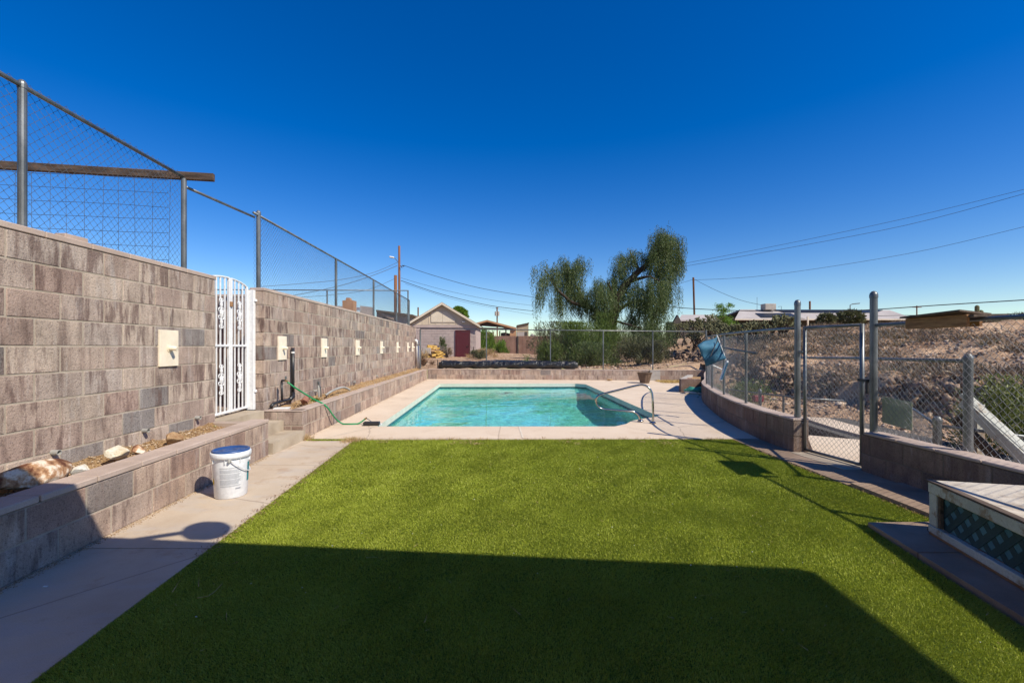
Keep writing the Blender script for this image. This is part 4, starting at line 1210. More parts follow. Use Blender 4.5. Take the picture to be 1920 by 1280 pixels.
# ------------------------------------------------------------------ white ornamental gate
root = thing('iron_gate', 'white wrought-iron double gate with scrollwork between the two tall walls', 'gate', (-3.79, 6.1, 0.45))
def gp(y, z, dx=0.0): return Vector((-(3.455 + 0.0586 * y) + dx, y, z))
def archz(y):
    t = (y - 6.12) / 0.52
    return 2.155 + 0.115 * math.sqrt(max(0, 1 - min(1, abs(t)) ** 2))
def leaf(y0, y1, bars):
    lf = link('gate_leaf', MB().tube([gp(y0 + (y1 - y0) * k / 10, archz(y0 + (y1 - y0) * k / 10)) for k in range(11)], 0.014, 6).mesh('arch', M['white_paint']), root)
    def sub(nm, mb): return link(nm, mb.mesh(nm, M['white_paint']), lf)
    for y, wd in ((y0, 0.03), (y1, 0.034)):
        sub('stile', MB().box(gp(y, (0.46 + archz(y)) / 2), (wd, wd, archz(y) - 0.46), None, 0.003))
    for z in (0.475, 1.36):
        sub('cross_bar', MB().beam(gp(y0, z), gp(y1, z), 0.03, 0.03, 0.003))
    for y in bars:
        sub('bar', MB().box(gp(y, (0.49 + archz(y)) / 2), (0.017, 0.017, archz(y) - 0.49), None, 0.002))
    ym = bars[len(bars) // 2]
    for zc in (0.915, 1.78):
        mb = MB()
        def curl(yc, z_, r_, sy, sz):
            pts_ = []
            for k in range(15):
                a = k / 14 * 5.2; rr_ = r_ * (1 - 0.45 * k / 14)
                pts_.append(gp(yc + sy * (r_ - math.cos(a) * rr_) , z_ + sz * math.sin(a) * rr_, 0.012))
            mb.tube(pts_, 0.0062, 5)
        for sy in (-1, 1):
            for dz, sz, r_ in ((0.17, 1, 0.024), (0.045, 1, 0.034), (-0.045, -1, 0.034), (-0.17, -1, 0.024)):
                curl(ym, zc + dz, r_, sy, sz)
        mb.tube([gp(ym, zc - 0.2, .012), gp(ym, zc - 0.11, .012), gp(ym, zc - 0.07, .012), gp(ym, zc, .012), gp(ym, zc + 0.07, .012), gp(ym, zc + 0.11, .012), gp(ym, zc + 0.2, .012)], [0.008, 0.02, 0.011, 0.028, 0.011, 0.02, 0.008], 8)
        sub('scrollwork', mb)
leaf(5.66, 6.13, [5.75, 5.84, 5.93, 6.03])
leaf(6.18, 6.58, [6.27, 6.37, 6.47])
link('gate_jamb', MB().box((-3.80, 6.625, 1.30), (0.105, 0.05, 1.74), None, 0.004).mesh('gate_jamb', M['white_paint']), root)
link('hinge', MB().box((-3.745, 6.655, 2.02), (0.03, 0.10, 0.04), None, 0.006).mesh('hinge', M['white_paint']), root)
link('hinge', MB().box((-3.745, 6.655, 0.70), (0.03, 0.10, 0.04), None, 0.006).mesh('hinge', M['white_paint']), root)
link('lock_box', MB().box(gp(6.145, 1.92, 0.02), (0.03, 0.05, 0.07), None, 0.006).mesh('lock_box', M['rust']), root)

# ------------------------------------------------------------------ plates with spouts
pl_labels = ['cream plate with a spout on the wall left of the white gate',
             'first cream spout plate right of the white gate, above the black pipes',
             'second cream spout plate right of the white gate, above the grey tap',
             'third cream spout plate right of the white gate',
             'fourth cream spout plate right of the white gate',
             'fifth cream spout plate right of the white gate',
             'second to last cream spout plate before the white downpipe',
             'last cream spout plate, touching the white downpipe']
proto = None
for i, (px, xf) in enumerate(((314, X1), (528, X2), (607, X2), (670, X2), (715, X2), (745, X2), (764.5, X2), (773.5, X2))):
    k = (960 - px) / F
    y = 3.31 / (k - 0.0586) if xf is X1 else 3.34 / (k - 0.044)
    x = xf(y)
    if proto is None:
        t = thing('spout_plate', pl_labels[i], 'spout plate', (x, y, 1.33), 'cream plates with spouts along the tall block walls')
        pb = MB().box((0.006, 0, 0), (0.03, 0.275, 0.375), None, 0.003).mesh('plate', M['cream'])
        o = bpy.data.objects.new('plate', pb); COL.objects.link(o); o.parent = t
        sp = MB(); sp.tube([(0.018, 0, 0.0), (0.026, 0, 0.0)], 0.042, 16); sp.tube([(0.02, 0, 0), (0.06, 0, 0.0), (0.095, 0.004, -0.006)], [0.028, 0.025, 0.022], 12)
        o = bpy.data.objects.new('spout', sp.mesh('spout', M['cream'])); COL.objects.link(o); o.parent = t
        proto = t
    else:
        t = proto.copy(); COL.objects.link(t); t['label'] = pl_labels[i]; t.location = (x, y, 1.325)
        for ch in proto.children:
            c_ = ch.copy(); COL.objects.link(c_); c_.parent = t
    t.rotation_euler = (0, 0, R(2.5))

# weep pipes
for i, (px, py, xf, lab) in enumerate(((98, 848, X1, 'nearest grey weep pipe low in the left wall'), (268, 807, X1, 'middle grey weep pipe low in the left wall'), (367, 783, X1, 'grey weep pipe low in the left wall, nearest the gate'),
                          (590, 733, X2, 'weep pipe behind the reddish rock in the poolside bed'), (663, 716, X2, 'weep pipe low in the long wall above the poolside bed, second from the gate'),
                          (705, 705, X2, 'weep pipe low in the long wall, third from the gate'), (720, 701, X2, 'weep pipe low in the long wall, farthest from the gate'))):
    k = (960 - px) / F
    y = 3.31 / (k - 0.0586) if xf is X1 else 3.34 / (k - 0.044)
    z = EYE - (py - 650) / F * y; x = xf(y)
    mb = MB(); rr_ = 0.021
    mb.lathe([(rr_, 0), (rr_, 0.06), (rr_ * 0.8, 0.06), (rr_ * 0.8, 0.0)], n=12)
    me = mb.mesh('weep_pipe', M['greypvc'])
    me.transform(Matrix.Rotation(R(90), 4, 'Y'))
    o = tagged('weep_pipe', me, lab, 'pipe', 'weep pipes along the tall block walls'); o.location = (x - 0.005, y, z)

# ------------------------------------------------------------------ bucket
bx, by = -2.545, 4.12
root = thing('bucket', 'white plastic bucket with a blue lid standing on the path', 'bucket', (bx, by, 0.004))
def lk(nm, mb, mat, par=None, smooth=True):
    o = bpy.data.objects.new(nm, mb.mesh(nm, mat, smooth=smooth)); COL.objects.link(o); o.parent = par or root
    return o
body = lk('body', MB().lathe([(0.0, 0.0), (0.140, 0.0), (0.147, 0.008), (0.163, 0.30), (0.166, 0.345), (0.166, 0.36)], n=48), M['bucketwhite'])
lk('collar', MB().lathe([(0.166, 0.350), (0.180, 0.352), (0.184, 0.372), (0.184, 0.398), (0.178, 0.404), (0.165, 0.405)], n=48), M['bucketwhite'])
for k in range(8):
    a = k * math.pi / 4 + 0.25; ribs = MB(); ribs.box((0.172 * math.cos(a), 0.172 * math.sin(a), 0.335), (0.014, 0.004, 0.04), Matrix.Rotation(a, 3, 'Z'))
    lk("rib", ribs, M['bucketwhite'], smooth=False)
lk('lid', MB().lathe([(0.172, 0.40), (0.172, 0.412), (0.168, 0.42), (0.154, 0.42), (0.148, 0.408), (0.09, 0.407), (0.086, 0.411), (0.05, 0.411), (0.046, 0.407), (0.0, 0.407)], n=48), M['lidblue'])
hd = []
for k in range(17):
    a = math.pi * k / 16
    hd.append((0.19 * math.cos(a) * 0.98, -0.0 + 0.02 - 0.19 * math.sin(a) * 0.0, 0.0))
hp = []
for k in range(21):
    a = math.pi * k / 20
    c_, s_ = math.cos(a), math.sin(a)
    # bail hanging down over the right front
    hp.append(Matrix.Rotation(R(26), 3, 'Z') @ Vector((0.15 * s_ + 0.02, 0.185 * c_, 0.345 - 0.13 * s_)))
lk('handle', MB().tube(hp, 0.0045, 6), M['bucketwhite'])
lk('handle_ear', MB().box((0.178 * math.cos(R(-62)), 0.178 * math.sin(R(-62)), 0.34), (0.02, 0.04, 0.03), None, 0.006), M['greypvc'], smooth=False)
lab = MB()
def on_can(a0, a1, z0, z1, out=0.0012, n=10):
    vv = []; ff = []
    for k in range(n + 1):
        a = a0 + (a1 - a0) * k / n
        for z in (z0, z1):
            r_ = 0.147 + 0.0175 * (z / 0.345) + out
            vv.append((r_ * math.cos(a), r_ * math.sin(a), z))
    for k in range(n): ff.append((2 * k, 2 * k + 2, 2 * k + 3, 2 * k + 1))
    return vv, ff
root.scale = (0.88, 0.88, 1.0)
ca = R(-60)
z = 0.275
while z > 0.10:
    h_ = 0.0028
    a0 = ca - 0.62; a1 = ca + rnd.uniform(0.42, 0.66)
    lab.add(*on_can(a0, a1, z, z + h_)); z -= rnd.choice([0.0065, 0.0065, 0.0065, 0.012])
lab.add(*on_can(ca + 0.28, ca + 0.6, 0.082, 0.094))
lk('label_print', lab, M['ink'], body, smooth=False)
lb2 = MB(); lb2.add(*on_can(ca + 1.12, ca + 1.7, 0.13, 0.30, 0.0015)); lk('teal_print', lb2, M['labelteal'], body, smooth=False)
lb3 = MB()
for dz, da in ((0, .05), (0.012, 0.1), (0.024, 0.13), (0.036, 0.1), (0.048, 0.05)):
    lb3.add(*on_can(ca - 1.25 - da, ca - 1.25 + da, 0.12 + dz, 0.132 + dz, 0.0016))
lk('yellow_print', lb3, M['labelyellow'], body, smooth=False)

# ------------------------------------------------------------------ pipes, hose, tap
root = thing('black_pipework', 'black irrigation pipes with an upright vent against the long wall', 'pipes', (-3.5, 7.0, 0.45))
yb = 7.05
pz = lambda px, py, Y: P(px, py, Y)
up = [P(549, 652, 7.52), P(549, 740, 7.52)]
rail(root, up, 0.027, 'upright_pipe', M['blackpipe'], 12)
link('white_band', MB().tube([P(549, 659, 7.52), P(549, 662, 7.52)], 0.0285, 12).mesh('band', M['pvc']), root)
rail(root, [P(549, 742, 7.5), P(543, 749, 7.35), P(528, 752, 7.0), P(512, 757, 6.78), P(508, 762, 6.72)], 0.024, 'lower_pipe', M['blackpipe'], 12)
link('elbow', MB().tube([P(549, 736, 7.52), P(549, 744, 7.49), P(543, 749, 7.35)], 0.034, 12).mesh('elbow', M['blackpipe'], smooth=True), root)
rail(root, [P(529, 750, 7.0), P(528, 716, 7.0)], 0.017, 'riser', M['blackpipe'], 10)
rail(root, [P(528, 716, 7.0), P(529, 713, 7.0), P(535, 713, 6.98)], 0.016, 'tap_elbow', M['darkwire'], 10)
link('tap_handle', MB().box(P(536, 708, 6.98), (0.012, 0.035, 0.05), None, 0.003).mesh('tap_handle', M['steel']), root)
link('tap', MB().tube([P(534, 713, 6.98), P(538, 714, 6.97), P(540, 716, 6.96)], 0.011, 8).mesh('tap', M['brass']), root)
hose_px = [P(539, 716, 6.96), P(551, 725, 7.0), P(565, 734, 7.1), P(578, 742, 7.22), P(592, 750, 7.32), P(602, 754.5, 7.38), P(609, 759, 7.42), P(617, 767.5, 7.5), P(625, 779, 7.62), P(634, 789, 7.75), P(645, 795, 7.78), P(657, 796.5, 7.78), P(668, 795, 7.80), P(677, 791, 7.82), P(684, 785.5, 7.84)]
hp = [tuple(p) for p in cr([tuple(p) for p in hose_px], 6)]
hp = [Vector((p[0], p[1], max(p[2], 0.026))) for p in hp]
tagged('garden_hose', MB().tube(hp, 0.0125, 8).mesh('garden_hose', M['hose'], smooth=True), 'green garden hose hanging from the wall tap down to the pool edge', 'hose')
root = thing('pool_filler', 'black float box with a brass hose nozzle at the corner of the pool', 'water filler', (-2.4, 7.75, 0.0))
link('nozzle', MB().tube([P(684, 785.5, 7.84), P(688, 783, 7.85)], 0.016, 10).mesh('nozzle', M['brass']), root)
link('stem', MB().tube([P(688, 784, 7.85), P(702, 794, 7.83)], 0.007, 6).mesh('stem', M['steel']), root)
link('housing', MB().box((-2.375, 7.70, 0.05), (0.27, 0.10, 0.062), Matrix.Rotation(R(4), 3, 'Z'), 0.012).mesh('housing', M['blackpipe']), root)
link('end_cap', MB().lathe([(0, 0), (0.018, 0), (0.018, 0.02), (0, 0.02)], (-2.22, 7.70, 0.03), 10).mesh('end_cap', M['bucketwhite']), root)
root = thing('garden_tap', 'small grey standpipe tap in the poolside bed', 'tap', (-3.36, 7.9, 0.4))
link('standpipe', MB().tube([P(598, 744, 7.9), P(597, 722, 7.9)], 0.016, 10).mesh('standpipe', M['greypvc']), root)
link('standpipe', MB().tube([P(602, 744, 7.92), P(601, 726, 7.92), P(598, 722, 7.9)], 0.010, 8).mesh('standpipe', M['steel']), root)
link('valve', MB().box(P(597, 718, 7.9), (0.03, 0.03, 0.06), None, 0.006).mesh('valve', M['steel']), root)
tagged('pvc_pipe', MB().tube([tuple(p) for p in cr([tuple(P(611, 740, 8.4)), tuple(P(626, 731, 8.8)), tuple(P(641, 726, 9.2)), tuple(P(650, 727.5, 9.4)), tuple(P(656, 731, 9.5))], 5)], 0.021, 10).mesh('pvc_pipe', M['greypvc'], smooth=True), 'pale bent conduit arching over the poolside bed', 'pipe')
root = thing('downpipe', 'white pipe rising at the far end of the long block wall', 'pipe', (-4.12, 19.7, 0.3))
link('upright', MB().tube([P(783, 646, 19.72), P(784.5, 691, 19.72)], 0.068, 12).mesh('upright', M['pvc'], smooth=True), root)
link('elbow', MB().tube([P(777, 638.5, 19.7), P(780.5, 638.5, 19.7), P(783, 641, 19.7), P(783.2, 647, 19.7)], 0.07, 12).mesh('elbow', M['pvc'], smooth=True), root)
tagged('flat_stone', MB().box((-3.45, 6.82, 0.425), (0.22, 0.14, 0.02), Matrix.Rotation(0.3, 3, 'Z'), 0.004).mesh('flat_stone', M['pvc']), 'flat white stone beside the black pipes', 'stone')

# ------------------------------------------------------------------ pool handrail
root = thing('pool_handrail', 'polished steel pool handrail at the near right corner of the pool', 'handrail', (2.4, 8.0, 0))
Y0 = 7.97
key = [P(1224, 797, 7.90), P(1224.5, 780, 7.90), P(1224, 755, 7.90), P(1222.5, 738, 7.92), P(1217, 727, 7.94), P(1206, 721.5, 7.97), P(1192, 723, 8.0), P(1160, 731, 8.03), P(1132, 738, 8.06), P(1121, 743, 8.07), P(1117, 751, 8.08), P(1120, 760, 8.09), P(1128, 766, 8.09), P(1145, 768, 8.09), P(1170, 770, 8.09), P(1187, 771.5, 8.1), P(1195, 776, 8.1), P(1199.5, 784, 8.1), P(1201, 794, 8.1)]
pts_ = [tuple(p) for p in cr([tuple(p) for p in key], 5)]
pts_[0] = (pts_[0][0], pts_[0][1], 0.0); pts_[-1] = (pts_[-1][0], pts_[-1][1], 0.0)
link('rail', MB().tube(pts_, 0.0185, 14).mesh('rail', M['chrome'], smooth=True), root)
for q in (pts_[0], pts_[-1]):
    link('escutcheon', MB().lathe([(0.0235, 0.018), (0.05, 0.018), (0.055, 0.03), (0.035, 0.05), (0.0235, 0.052)], (q[0], q[1], 0), 18).mesh('escutcheon', M['chrome'], smooth=True), root)
# pool cleaner on the pool floor
root = thing('pool_cleaner', 'blue pool cleaner with a curling hose on the pool floor at the far end', 'pool cleaner', (1.0, 15.0, -0.8))
cq = P(953, 741, 14.7)
link('cleaner_body', MB().box((-0.1, 15.1, -0.38), (0.30, 0.24, 0.09), None, 0.035).mesh('cleaner_body', mottled('pale_blue_plastic', (0.12, 0.32, 0.42), (0.18, 0.42, 0.52), 5)), root)
link('cleaner_hose', MB().tube([tuple(p) for p in cr([(-0.15, 15.1, -0.33), (-0.4, 15.5, -0.26), (-0.8, 15.9, -0.2), (-1.2, 15.95, -0.17), (-1.6, 15.85, -0.18)], 6)], 0.02, 8).mesh('cleaner_hose', M['greypvc']), root)

# ------------------------------------------------------------------ black roll, pot, figures
def roll():
    mb = MB(); n = 22; pts_ = []; V = []; Fc = []
    L0, L1 = -3.05, 2.66; m_ = 150
    for i in range(m_ + 1):
        t = i / m_; x = L0 + (L1 - L0) * t; y = 19.05 - 0.55 * t - 0.02
        r0 = 0.165 * (0.75 if t < 0.02 else 1) * (1.0 - 0.10 * sst(0.12, 0.2, t) + 0.1 * sst(0.5, 0.8, t))
        if t > 0.985: r0 *= 0.75
        for k in range(n):
            a = 2 * math.pi * k / n
            fold = 0.018 * math.sin(a * 3 + t * 46 + 3 * noise.noise((t * 12, 0, 0))) + 0.030 * noise.noise((t * 40 + a * 1.6, math.cos(a) * 1.6, math.sin(a) * 1.6))
            r_ = r0 + fold
            V.append((x, y + math.cos(a) * r_, 0.60 + math.sin(a) * r_ * 0.95))
    for i in range(m_):
        for k in range(n):
            k2 = (k + 1) % n
            Fc.append((i * n + k, i * n + k2, (i + 1) * n + k2, (i + 1) * n + k))
    Fc.append(tuple(range(n))[::-1]); Fc.append(tuple(m_ * n + k for k in range(n)))
    return mb.add(V, Fc)
root = thing('cover_roll', 'long black rolled-up pool cover on the low wall behind the pool', 'pool cover', (-3.1, 19.0, 0.45))
link('rolled_sheet', roll().mesh('rolled_sheet', M['blackplastic'], smooth=True), root)
link('end_stand', MB().box((-3.0, 19.03, 0.50), (0.16, 0.12, 0.14), None, 0.01).mesh('end_stand', M['blackpipe']), root)
link('end_stand', MB().box((-3.11, 19.03, 0.62), (0.03, 0.05, 0.36), None, 0.005).mesh('end_stand', M['blackpipe']), root)
px_, py_ = 4.87, 16.7
root = thing('plant_pot', 'brown tapered plant pot with ribs standing empty on the deck', 'pot', (px_, py_, 0.014))
mb = MB(); N_ = 48
prof = [(0.15, 0.0), (0.16, 0.01), (0.25, 0.36), (0.275, 0.37), (0.275, 0.395), (0.24, 0.395), (0.22, 0.30), (0.0, 0.29)]
mb.lathe(prof, n=N_)
for i_, v in enumerate(mb.v):
    r_i = i_ // N_
    if r_i in (1, 2):
        a = (i_ % N_); f_ = 1 + 0.02 * (1 if (a // 2) % 2 else -1); mb.v[i_] = (v[0] * f_, v[1] * f_, v[2])
o = bpy.data.objects.new('body', mb.mesh('body', M['pot'])); COL.objects.link(o); o.parent = root
o = bpy.data.objects.new('foot', MB().lathe([(0, -0.0), (0.12, 0.0), (0.12, 0.012), (0, 0.012)], (0, 0, -0.003), 20).mesh('foot', M['blackpipe'])); COL.objects.link(o); o.parent = root
rock('small pale figurine-like stone lying at the foot of the far low wall', (3.8, 17.75, 0.06), (0.13, 0.08, 0.06), M['rock_tan'], 31)
# coil of teal hose
root = thing('hose_coil', 'coil of teal and white hose on the deck beside the grey planter box', 'hose', (5.2, 13.0, 0.0))
for rr_, z_, m_, dx in ((0.27, 0.05, 'pvc', 0), (0.25, 0.085, 'tealhose', 0.02), (0.27, 0.12, 'tealhose', -0.02), (0.23, 0.15, 'tealhose', 0.03), (0.2, 0.18, 'tealhose', 0.06)):
    pts_ = [(5.2 + dx + rr_ * math.cos(k / 24 * 6.283), 12.95 + rr_ * 0.8 * math.sin(k / 24 * 6.283), z_ + 0.02 * math.sin(k / 24 * 12.5 + dx * 30)) for k in range(25)]
    link('coil', MB().tube(pts_, 0.022, 8).mesh('coil', M[m_], smooth=True), root)

# ------------------------------------------------------------------ net, brush, pole
root = thing('skimmer_net', 'blue leaf net hanging by its white rim on the curved fence', 'net', (4.0, 8.3, 1.3))
Yn = 8.25
cA, cB, cC, cD = P(1307, 648, Yn - 0.15), P(1344, 630, Yn), P(1360, 672, Yn), P(1325, 686.5, Yn - 0.1)
V = []; Fc = []; n_ = 14
for i in range(n_ + 1):
    for j in range(n_ + 1):
        u, v_ = i / n_, j / n_
        p = (cA * (1 - u) + cB * u) * (1 - v_) + (cD * (1 - u) + cC * u) * v_
        bul = 0.10 * math.sin(math.pi * u) * math.sin(math.pi * v_) + 0.02 * math.sin(u * 9 + v_ * 5) + 0.015 * math.sin(v_ * 11 - u * 3)
        V.append(p + Vector((0, -bul, 0.02 * math.sin(u * 6) * (1 - v_))))
for i in range(n_):
    for j in range(n_):
        a = i * (n_ + 1) + j; Fc.append((a, a + 1, a + n_ + 2, a + n_ + 1))
me = MB().add(V, Fc).mesh('net_bag', M['netblue'], smooth=True)
o = link('net_bag', me, root); md = o.modifiers.new('thick', 'SOLIDIFY'); md.thickness = 0.004
link('rim', MB().tube([P(1344, 628, Yn), P(1350, 645, Yn), P(1356, 660, Yn), P(1361, 675, Yn)], 0.012, 8).mesh('rim', M['pvc']), root)
link('net_pole', MB().tube([cB + Vector((-0.03, -.12, -0.05)), P(1332, 668, Yn - 0.22)], 0.008, 6).mesh('net_pole', M['darkwire']), root)
root = thing('pool_brush', 'white pool brush with blue bristles hanging on the curved fence', 'brush', (4.0, 8.2, 1.0))
link('brush_head', MB().beam(P(1364, 676, 8.2), P(1351, 713, 8.2), 0.05, 0.035, 0.008).mesh('brush_head', M['pvc']), root)
link('bristles', MB().beam(P(1362, 679, 8.16) + Vector((0.022, 0, -.005)), P(1351, 711, 8.16) + Vector((0.022, 0, -.005)), 0.018, 0.02, 0.003).mesh('bristles', M['netblue']), root)
link('bracket', MB().tube([P(1335, 684, 8.25), P(1355, 693, 8.2)], 0.012, 8).mesh('bracket', M['pvc']), root)
root = thing('telescopic_pole', 'grey aluminium pole with a black tip hung across the curved fence', 'pole', (4.2, 7.6, 1.3))
link('tube', MB().tube([P(1359, 652.5, 8.3), P(1413, 661.5, 7.05)], 0.016, 10).mesh('tube', M['steel'], smooth=True), root)
link('tip', MB().tube([P(1413, 661.5, 7.05), P(1418, 662.3, 6.95)], 0.019, 10).mesh('tip', M['blackpipe']), root)

# ------------------------------------------------------------------ white wooden box at right
root = thing('wooden_chest', 'whitewashed wooden chest with dark teal lattice sides at the lower right', 'chest', (2.9, 3.1, 0.035))
c0 = Vector((2.93, 3.19)); dv = Vector((-0.24, -1.0)).normalized(); du = Vector((-dv.y, dv.x)) * 1.0
if du.x < 0: du = -du
Lc, Wc = 1.75, 0.72; zb, ztop = 0.055, 0.405
def cc(u, v, z): q = c0 + dv * u + du * v; return Vector((q.x, q.y, z))
def cbx(nm, u0, u1, v0, v1, z0, z1, mat, ch=0.004, par=None):
    ctr = cc((u0 + u1) / 2, (v0 + v1) / 2, (z0 + z1) / 2)
    rot = Matrix(((dv.x, du.x, 0), (dv.y, du.y, 0), (0, 0, 1)))
    return link(nm, MB().box(ctr, (u1 - u0, v1 - v0, z1 - z0), rot, ch).mesh(nm, mat), par or root)
cbx('top_rail', 0, Lc, -0.012, 0.03, 0.33, 0.40, M['peel'])
cbx('bottom_rail', 0, Lc, -0.012, 0.03, zb, 0.105, M['peel'])
cbx('corner_post', 0.0, 0.075, -0.006, 0.05, 0.106, 0.329, M['peel'])
cbx('corner_post', Lc - 0.075, Lc, -0.006, 0.05, 0.106, 0.329, M['peel'])
cbx('end_panel', 0.004, 0.03, 0.052, Wc, 0.06, 0.395, M['peel'])
cbx('side_panel', 0.076, Lc - 0.076, 0.0296, 0.040, 0.106, 0.329, mottled('pale_teal_board', (0.05, 0.14, 0.19), (0.09, 0.21, 0.27), 6))
cbx('inner_slat', 0.077, 0.10, 0.002, 0.027, 0.107, 0.328, M['wood_gray'])
cbx('skid', 0.0, Lc, -0.006, 0.05, 0.036, 0.054, M['rust'], 0.002)
lat = MB(); rot = Matrix(((dv.x, du.x, 0), (dv.y, du.y, 0), (0, 0, 1)))
for k in range(-3, 26):
    for sg in (-1, 1):
        uu = k * 0.125
        a_ = (uu, 0.1065); b_ = (uu + sg * 0.222, 0.3285)
        # clip to the frame
        lo, hi = 0.077, Lc - 0.077
        def clip(a_, b_):
            (x1, y1), (x2, y2) = a_, b_
            for bound, keep in ((lo, 1), (hi, -1)):
                if (x1 - bound) * keep < 0 and (x2 - bound) * keep < 0: return None
                if (x1 - bound) * keep < 0: t = (bound - x1) / (x2 - x1); x1, y1 = bound, y1 + (y2 - y1) * t
                if (x2 - bound) * keep < 0: t = (bound - x1) / (x2 - x1); x2, y2 = bound, y1 + (y2 - y1) * t
            return (x1, y1), (x2, y2)
        q = clip(a_, b_)
        if q is None or abs(q[0][0] - q[1][0]) < 0.02: continue
        v_ = 0.0262 if sg > 0 else 0.0284
        MBx = MB().beam(cc(q[0][0], v_, q[0][1]), cc(q[1][0], v_, q[1][1]), 0.042, 0.002, 0.0, up=(du.x, du.y, 0))
        link('lattice_slat', MBx.mesh('lattice_slat', M['teal_panel']), root)
cbx('lid', -0.01, Lc, 0.035, Wc, 0.396, 0.410, M['lid'], 0.003)
cbx('lid_edge', -0.015, Lc, -0.016, 0.034, 0.401, 0.413, M['wood_gray'], 0.002)
wb = MB().lathe([(0, 0), (0.03, 0), (0.03, 0.025), (0, 0.025)], n=14).mesh('caster', M['blackpipe']); wb.transform(Matrix.Rotation(R(90), 4, 'X'))
o = link('caster', wb, root); o.location = cc(-0.02, 0.02, 0.066) - root.location

# ------------------------------------------------------------------ unseen roof, inferred from its shade, cut shallow without a house to admit light
root = thing('cut_down_roof', 'unseen roof above the camera, cut shallow for more light, shading the near lawn', 'unseen roof', (0, 0.2, 0))
HZ = 2.9
def eave(x): return 0.96 + (4.18 - x) * (0.41 / 3.73)
link('roof', MB().slab([(4.18, 0.96, HZ), (-9.0, eave(-9.0) - 0.15, HZ), (-9.0, eave(-9.0) - 2.3, HZ + 0.08), (4.24, -1.15, HZ + 0.08)], 0.10, (0, 0, 1)).mesh('roof', M['trim']), root)
for x_ in (4.1, -1.2, -8.8):
    link('post', MB().box((x_, -1.05 + (0.9 if x_ < -8 else 0), 1.46), (0.1, 0.1, 2.87), None, 0.01).mesh('post', M['trim']), root)
mb = MB(); mb.prism([(-12, -9), (3.7, -9), (3.7, -1.02), (-12, -1.02)], -0.1, 0.004); struct('patio_slab', mb.mesh('patio_slab', M['deck']))  # unseen slab behind the camera, sunlit to bounce light under the roof
tagged('round_shadow_caster', MB().lathe([(0, -0.16), (0.10, -0.12), (0.145, -0.04), (0.145, 0.04), (0.10, 0.12), (0, 0.16)], (-2.24 + 0.82 * 2.98, 3.33 - 0.6 * 2.98, 2.98), 18).mesh('round_shadow_caster', M['steel']), 'unseen round object on the roof edge, added for its shadow on the path', 'shadow caster')  # added unidentified round object, shaped only to cast its blob shadow
tagged('shadow_caster_bar', MB().tube([(-0.3, 1.3, 3.0), (0.2, 1.55, 3.0)], 0.03, 8).mesh('shadow_caster_bar', M['steel']), 'unseen bar added beside the round shadow caster on the roof edge', 'bracket')  # added bar linking the blob's shadow to the eave's shadow
# ================================================================== BACKGROUND
# ------------------------------------------------------------------ shed
SZ = 34.0
root = thing('shed', 'mauve block shed with a beige gable and a maroon door behind the pool', 'shed', (-5.2, SZ, 0.43))
wl = MB(); wl.box((-5.19, SZ + 2.5, 1.70), (5.0, 5.0, 2.56)); link('wall', wl.mesh('wall', M['shedwall']), root)
# painted block courses of the front wall as raised pieces
stf = MB()
for c_ in range(12):
    z = 0.44 + c_ * 0.2083
    k = -7.69 - (0.21 if c_ % 2 else 0)
    while k < -2.69:
        a = max(k, -7.69); b = min(k + 0.42, -2.69)
        if b - a > 0.05 and not (b > -4.2 - 0.03 and a < -3.15 + 0.03 and z < 2.50):
            stf.box(((a + b) / 2, SZ - 0.008, z + 0.104), (b - a - 0.018, 0.02, 0.19))
        k += 0.42
link('painted_blocks', stf.mesh('painted_blocks', M['shedwall'], fix=False), root, kind='stuff')
link('gable', MB().slab([(-7.69, SZ - 0.03, 2.98), (-2.69, SZ - 0.03, 2.98), (-5.19, SZ - 0.03, 4.48)], 0.15, (0, 1, 0)).mesh('gable', M['beige']), root)
for k in range(-4, 5):
    x = -5.19 + k * 0.5; zt = 4.48 - abs(x + 5.19) * 0.6 - 0.04
    link('batten', MB().box((x, SZ - 0.04, (3.02 + zt) / 2), (0.03, 0.02, max(0.05, zt - 3.02))).mesh('batten', M['beige']), root)
link('trim_board', MB().box((-5.19, SZ - 0.02, 2.88), (5.02, 0.06, 0.18)).mesh('trim_board', M['shedwall']), root)
for sg in (-1, 1):
    x2 = -5.19 + sg * 2.78
    link('roof', MB().slab([(-5.19, SZ - 0.30, 4.60), (x2, SZ - 0.30, 2.92), (x2, SZ + 5.3, 2.92), (-5.19, SZ + 5.3, 4.60)], 0.06, (0, 0, 1)).mesh('roof', M['shingle']), root)
    link('fascia', MB().slab([(-5.19, SZ - 0.345, 4.64), (x2 + sg * 0.03, SZ - 0.345, 2.95), (x2 + sg * 0.03, SZ - 0.345, 2.78), (-5.19, SZ - 0.345, 4.46)], 0.045, (0, 1, 0)).mesh('fascia', M['trim']), root)
for x0, x1_ in ((-6.03, -5.18), (-5.16, -4.25)):
    top = 4.0
    pl = [(x0, SZ - 0.075, 3.18), (x1_, SZ - 0.075, 3.18), (x1_, SZ - 0.075, 3.96 if x1_ < -5 else 3.42), (max(x0, -5.16) if x0 > -5.5 else x0, SZ - 0.075, 3.96)]
    if x0 > -5.5: pl = [(x0, SZ - 0.075, 3.18), (x1_, SZ - 0.075, 3.18), (x1_, SZ - 0.075, 3.40), (-4.85, SZ - 0.075, 3.96), (x0, SZ - 0.075, 3.96)]
    link('hatch', MB().slab(pl, 0.05, (0, 1, 0)).mesh('hatch', M['trim']), root)
dr = link('door', MB().box((-3.68, SZ - 0.03, 1.46), (0.96, 0.06, 2.04), None, 0.01).mesh('door', M['maroon']), root)
link('handle', MB().lathe([(0, 0), (0.05, 0), (0.05, 0.06), (0, 0.06)], (-3.3, SZ - 0.1, 1.35), 10).mesh('handle', M['chrome']), dr)
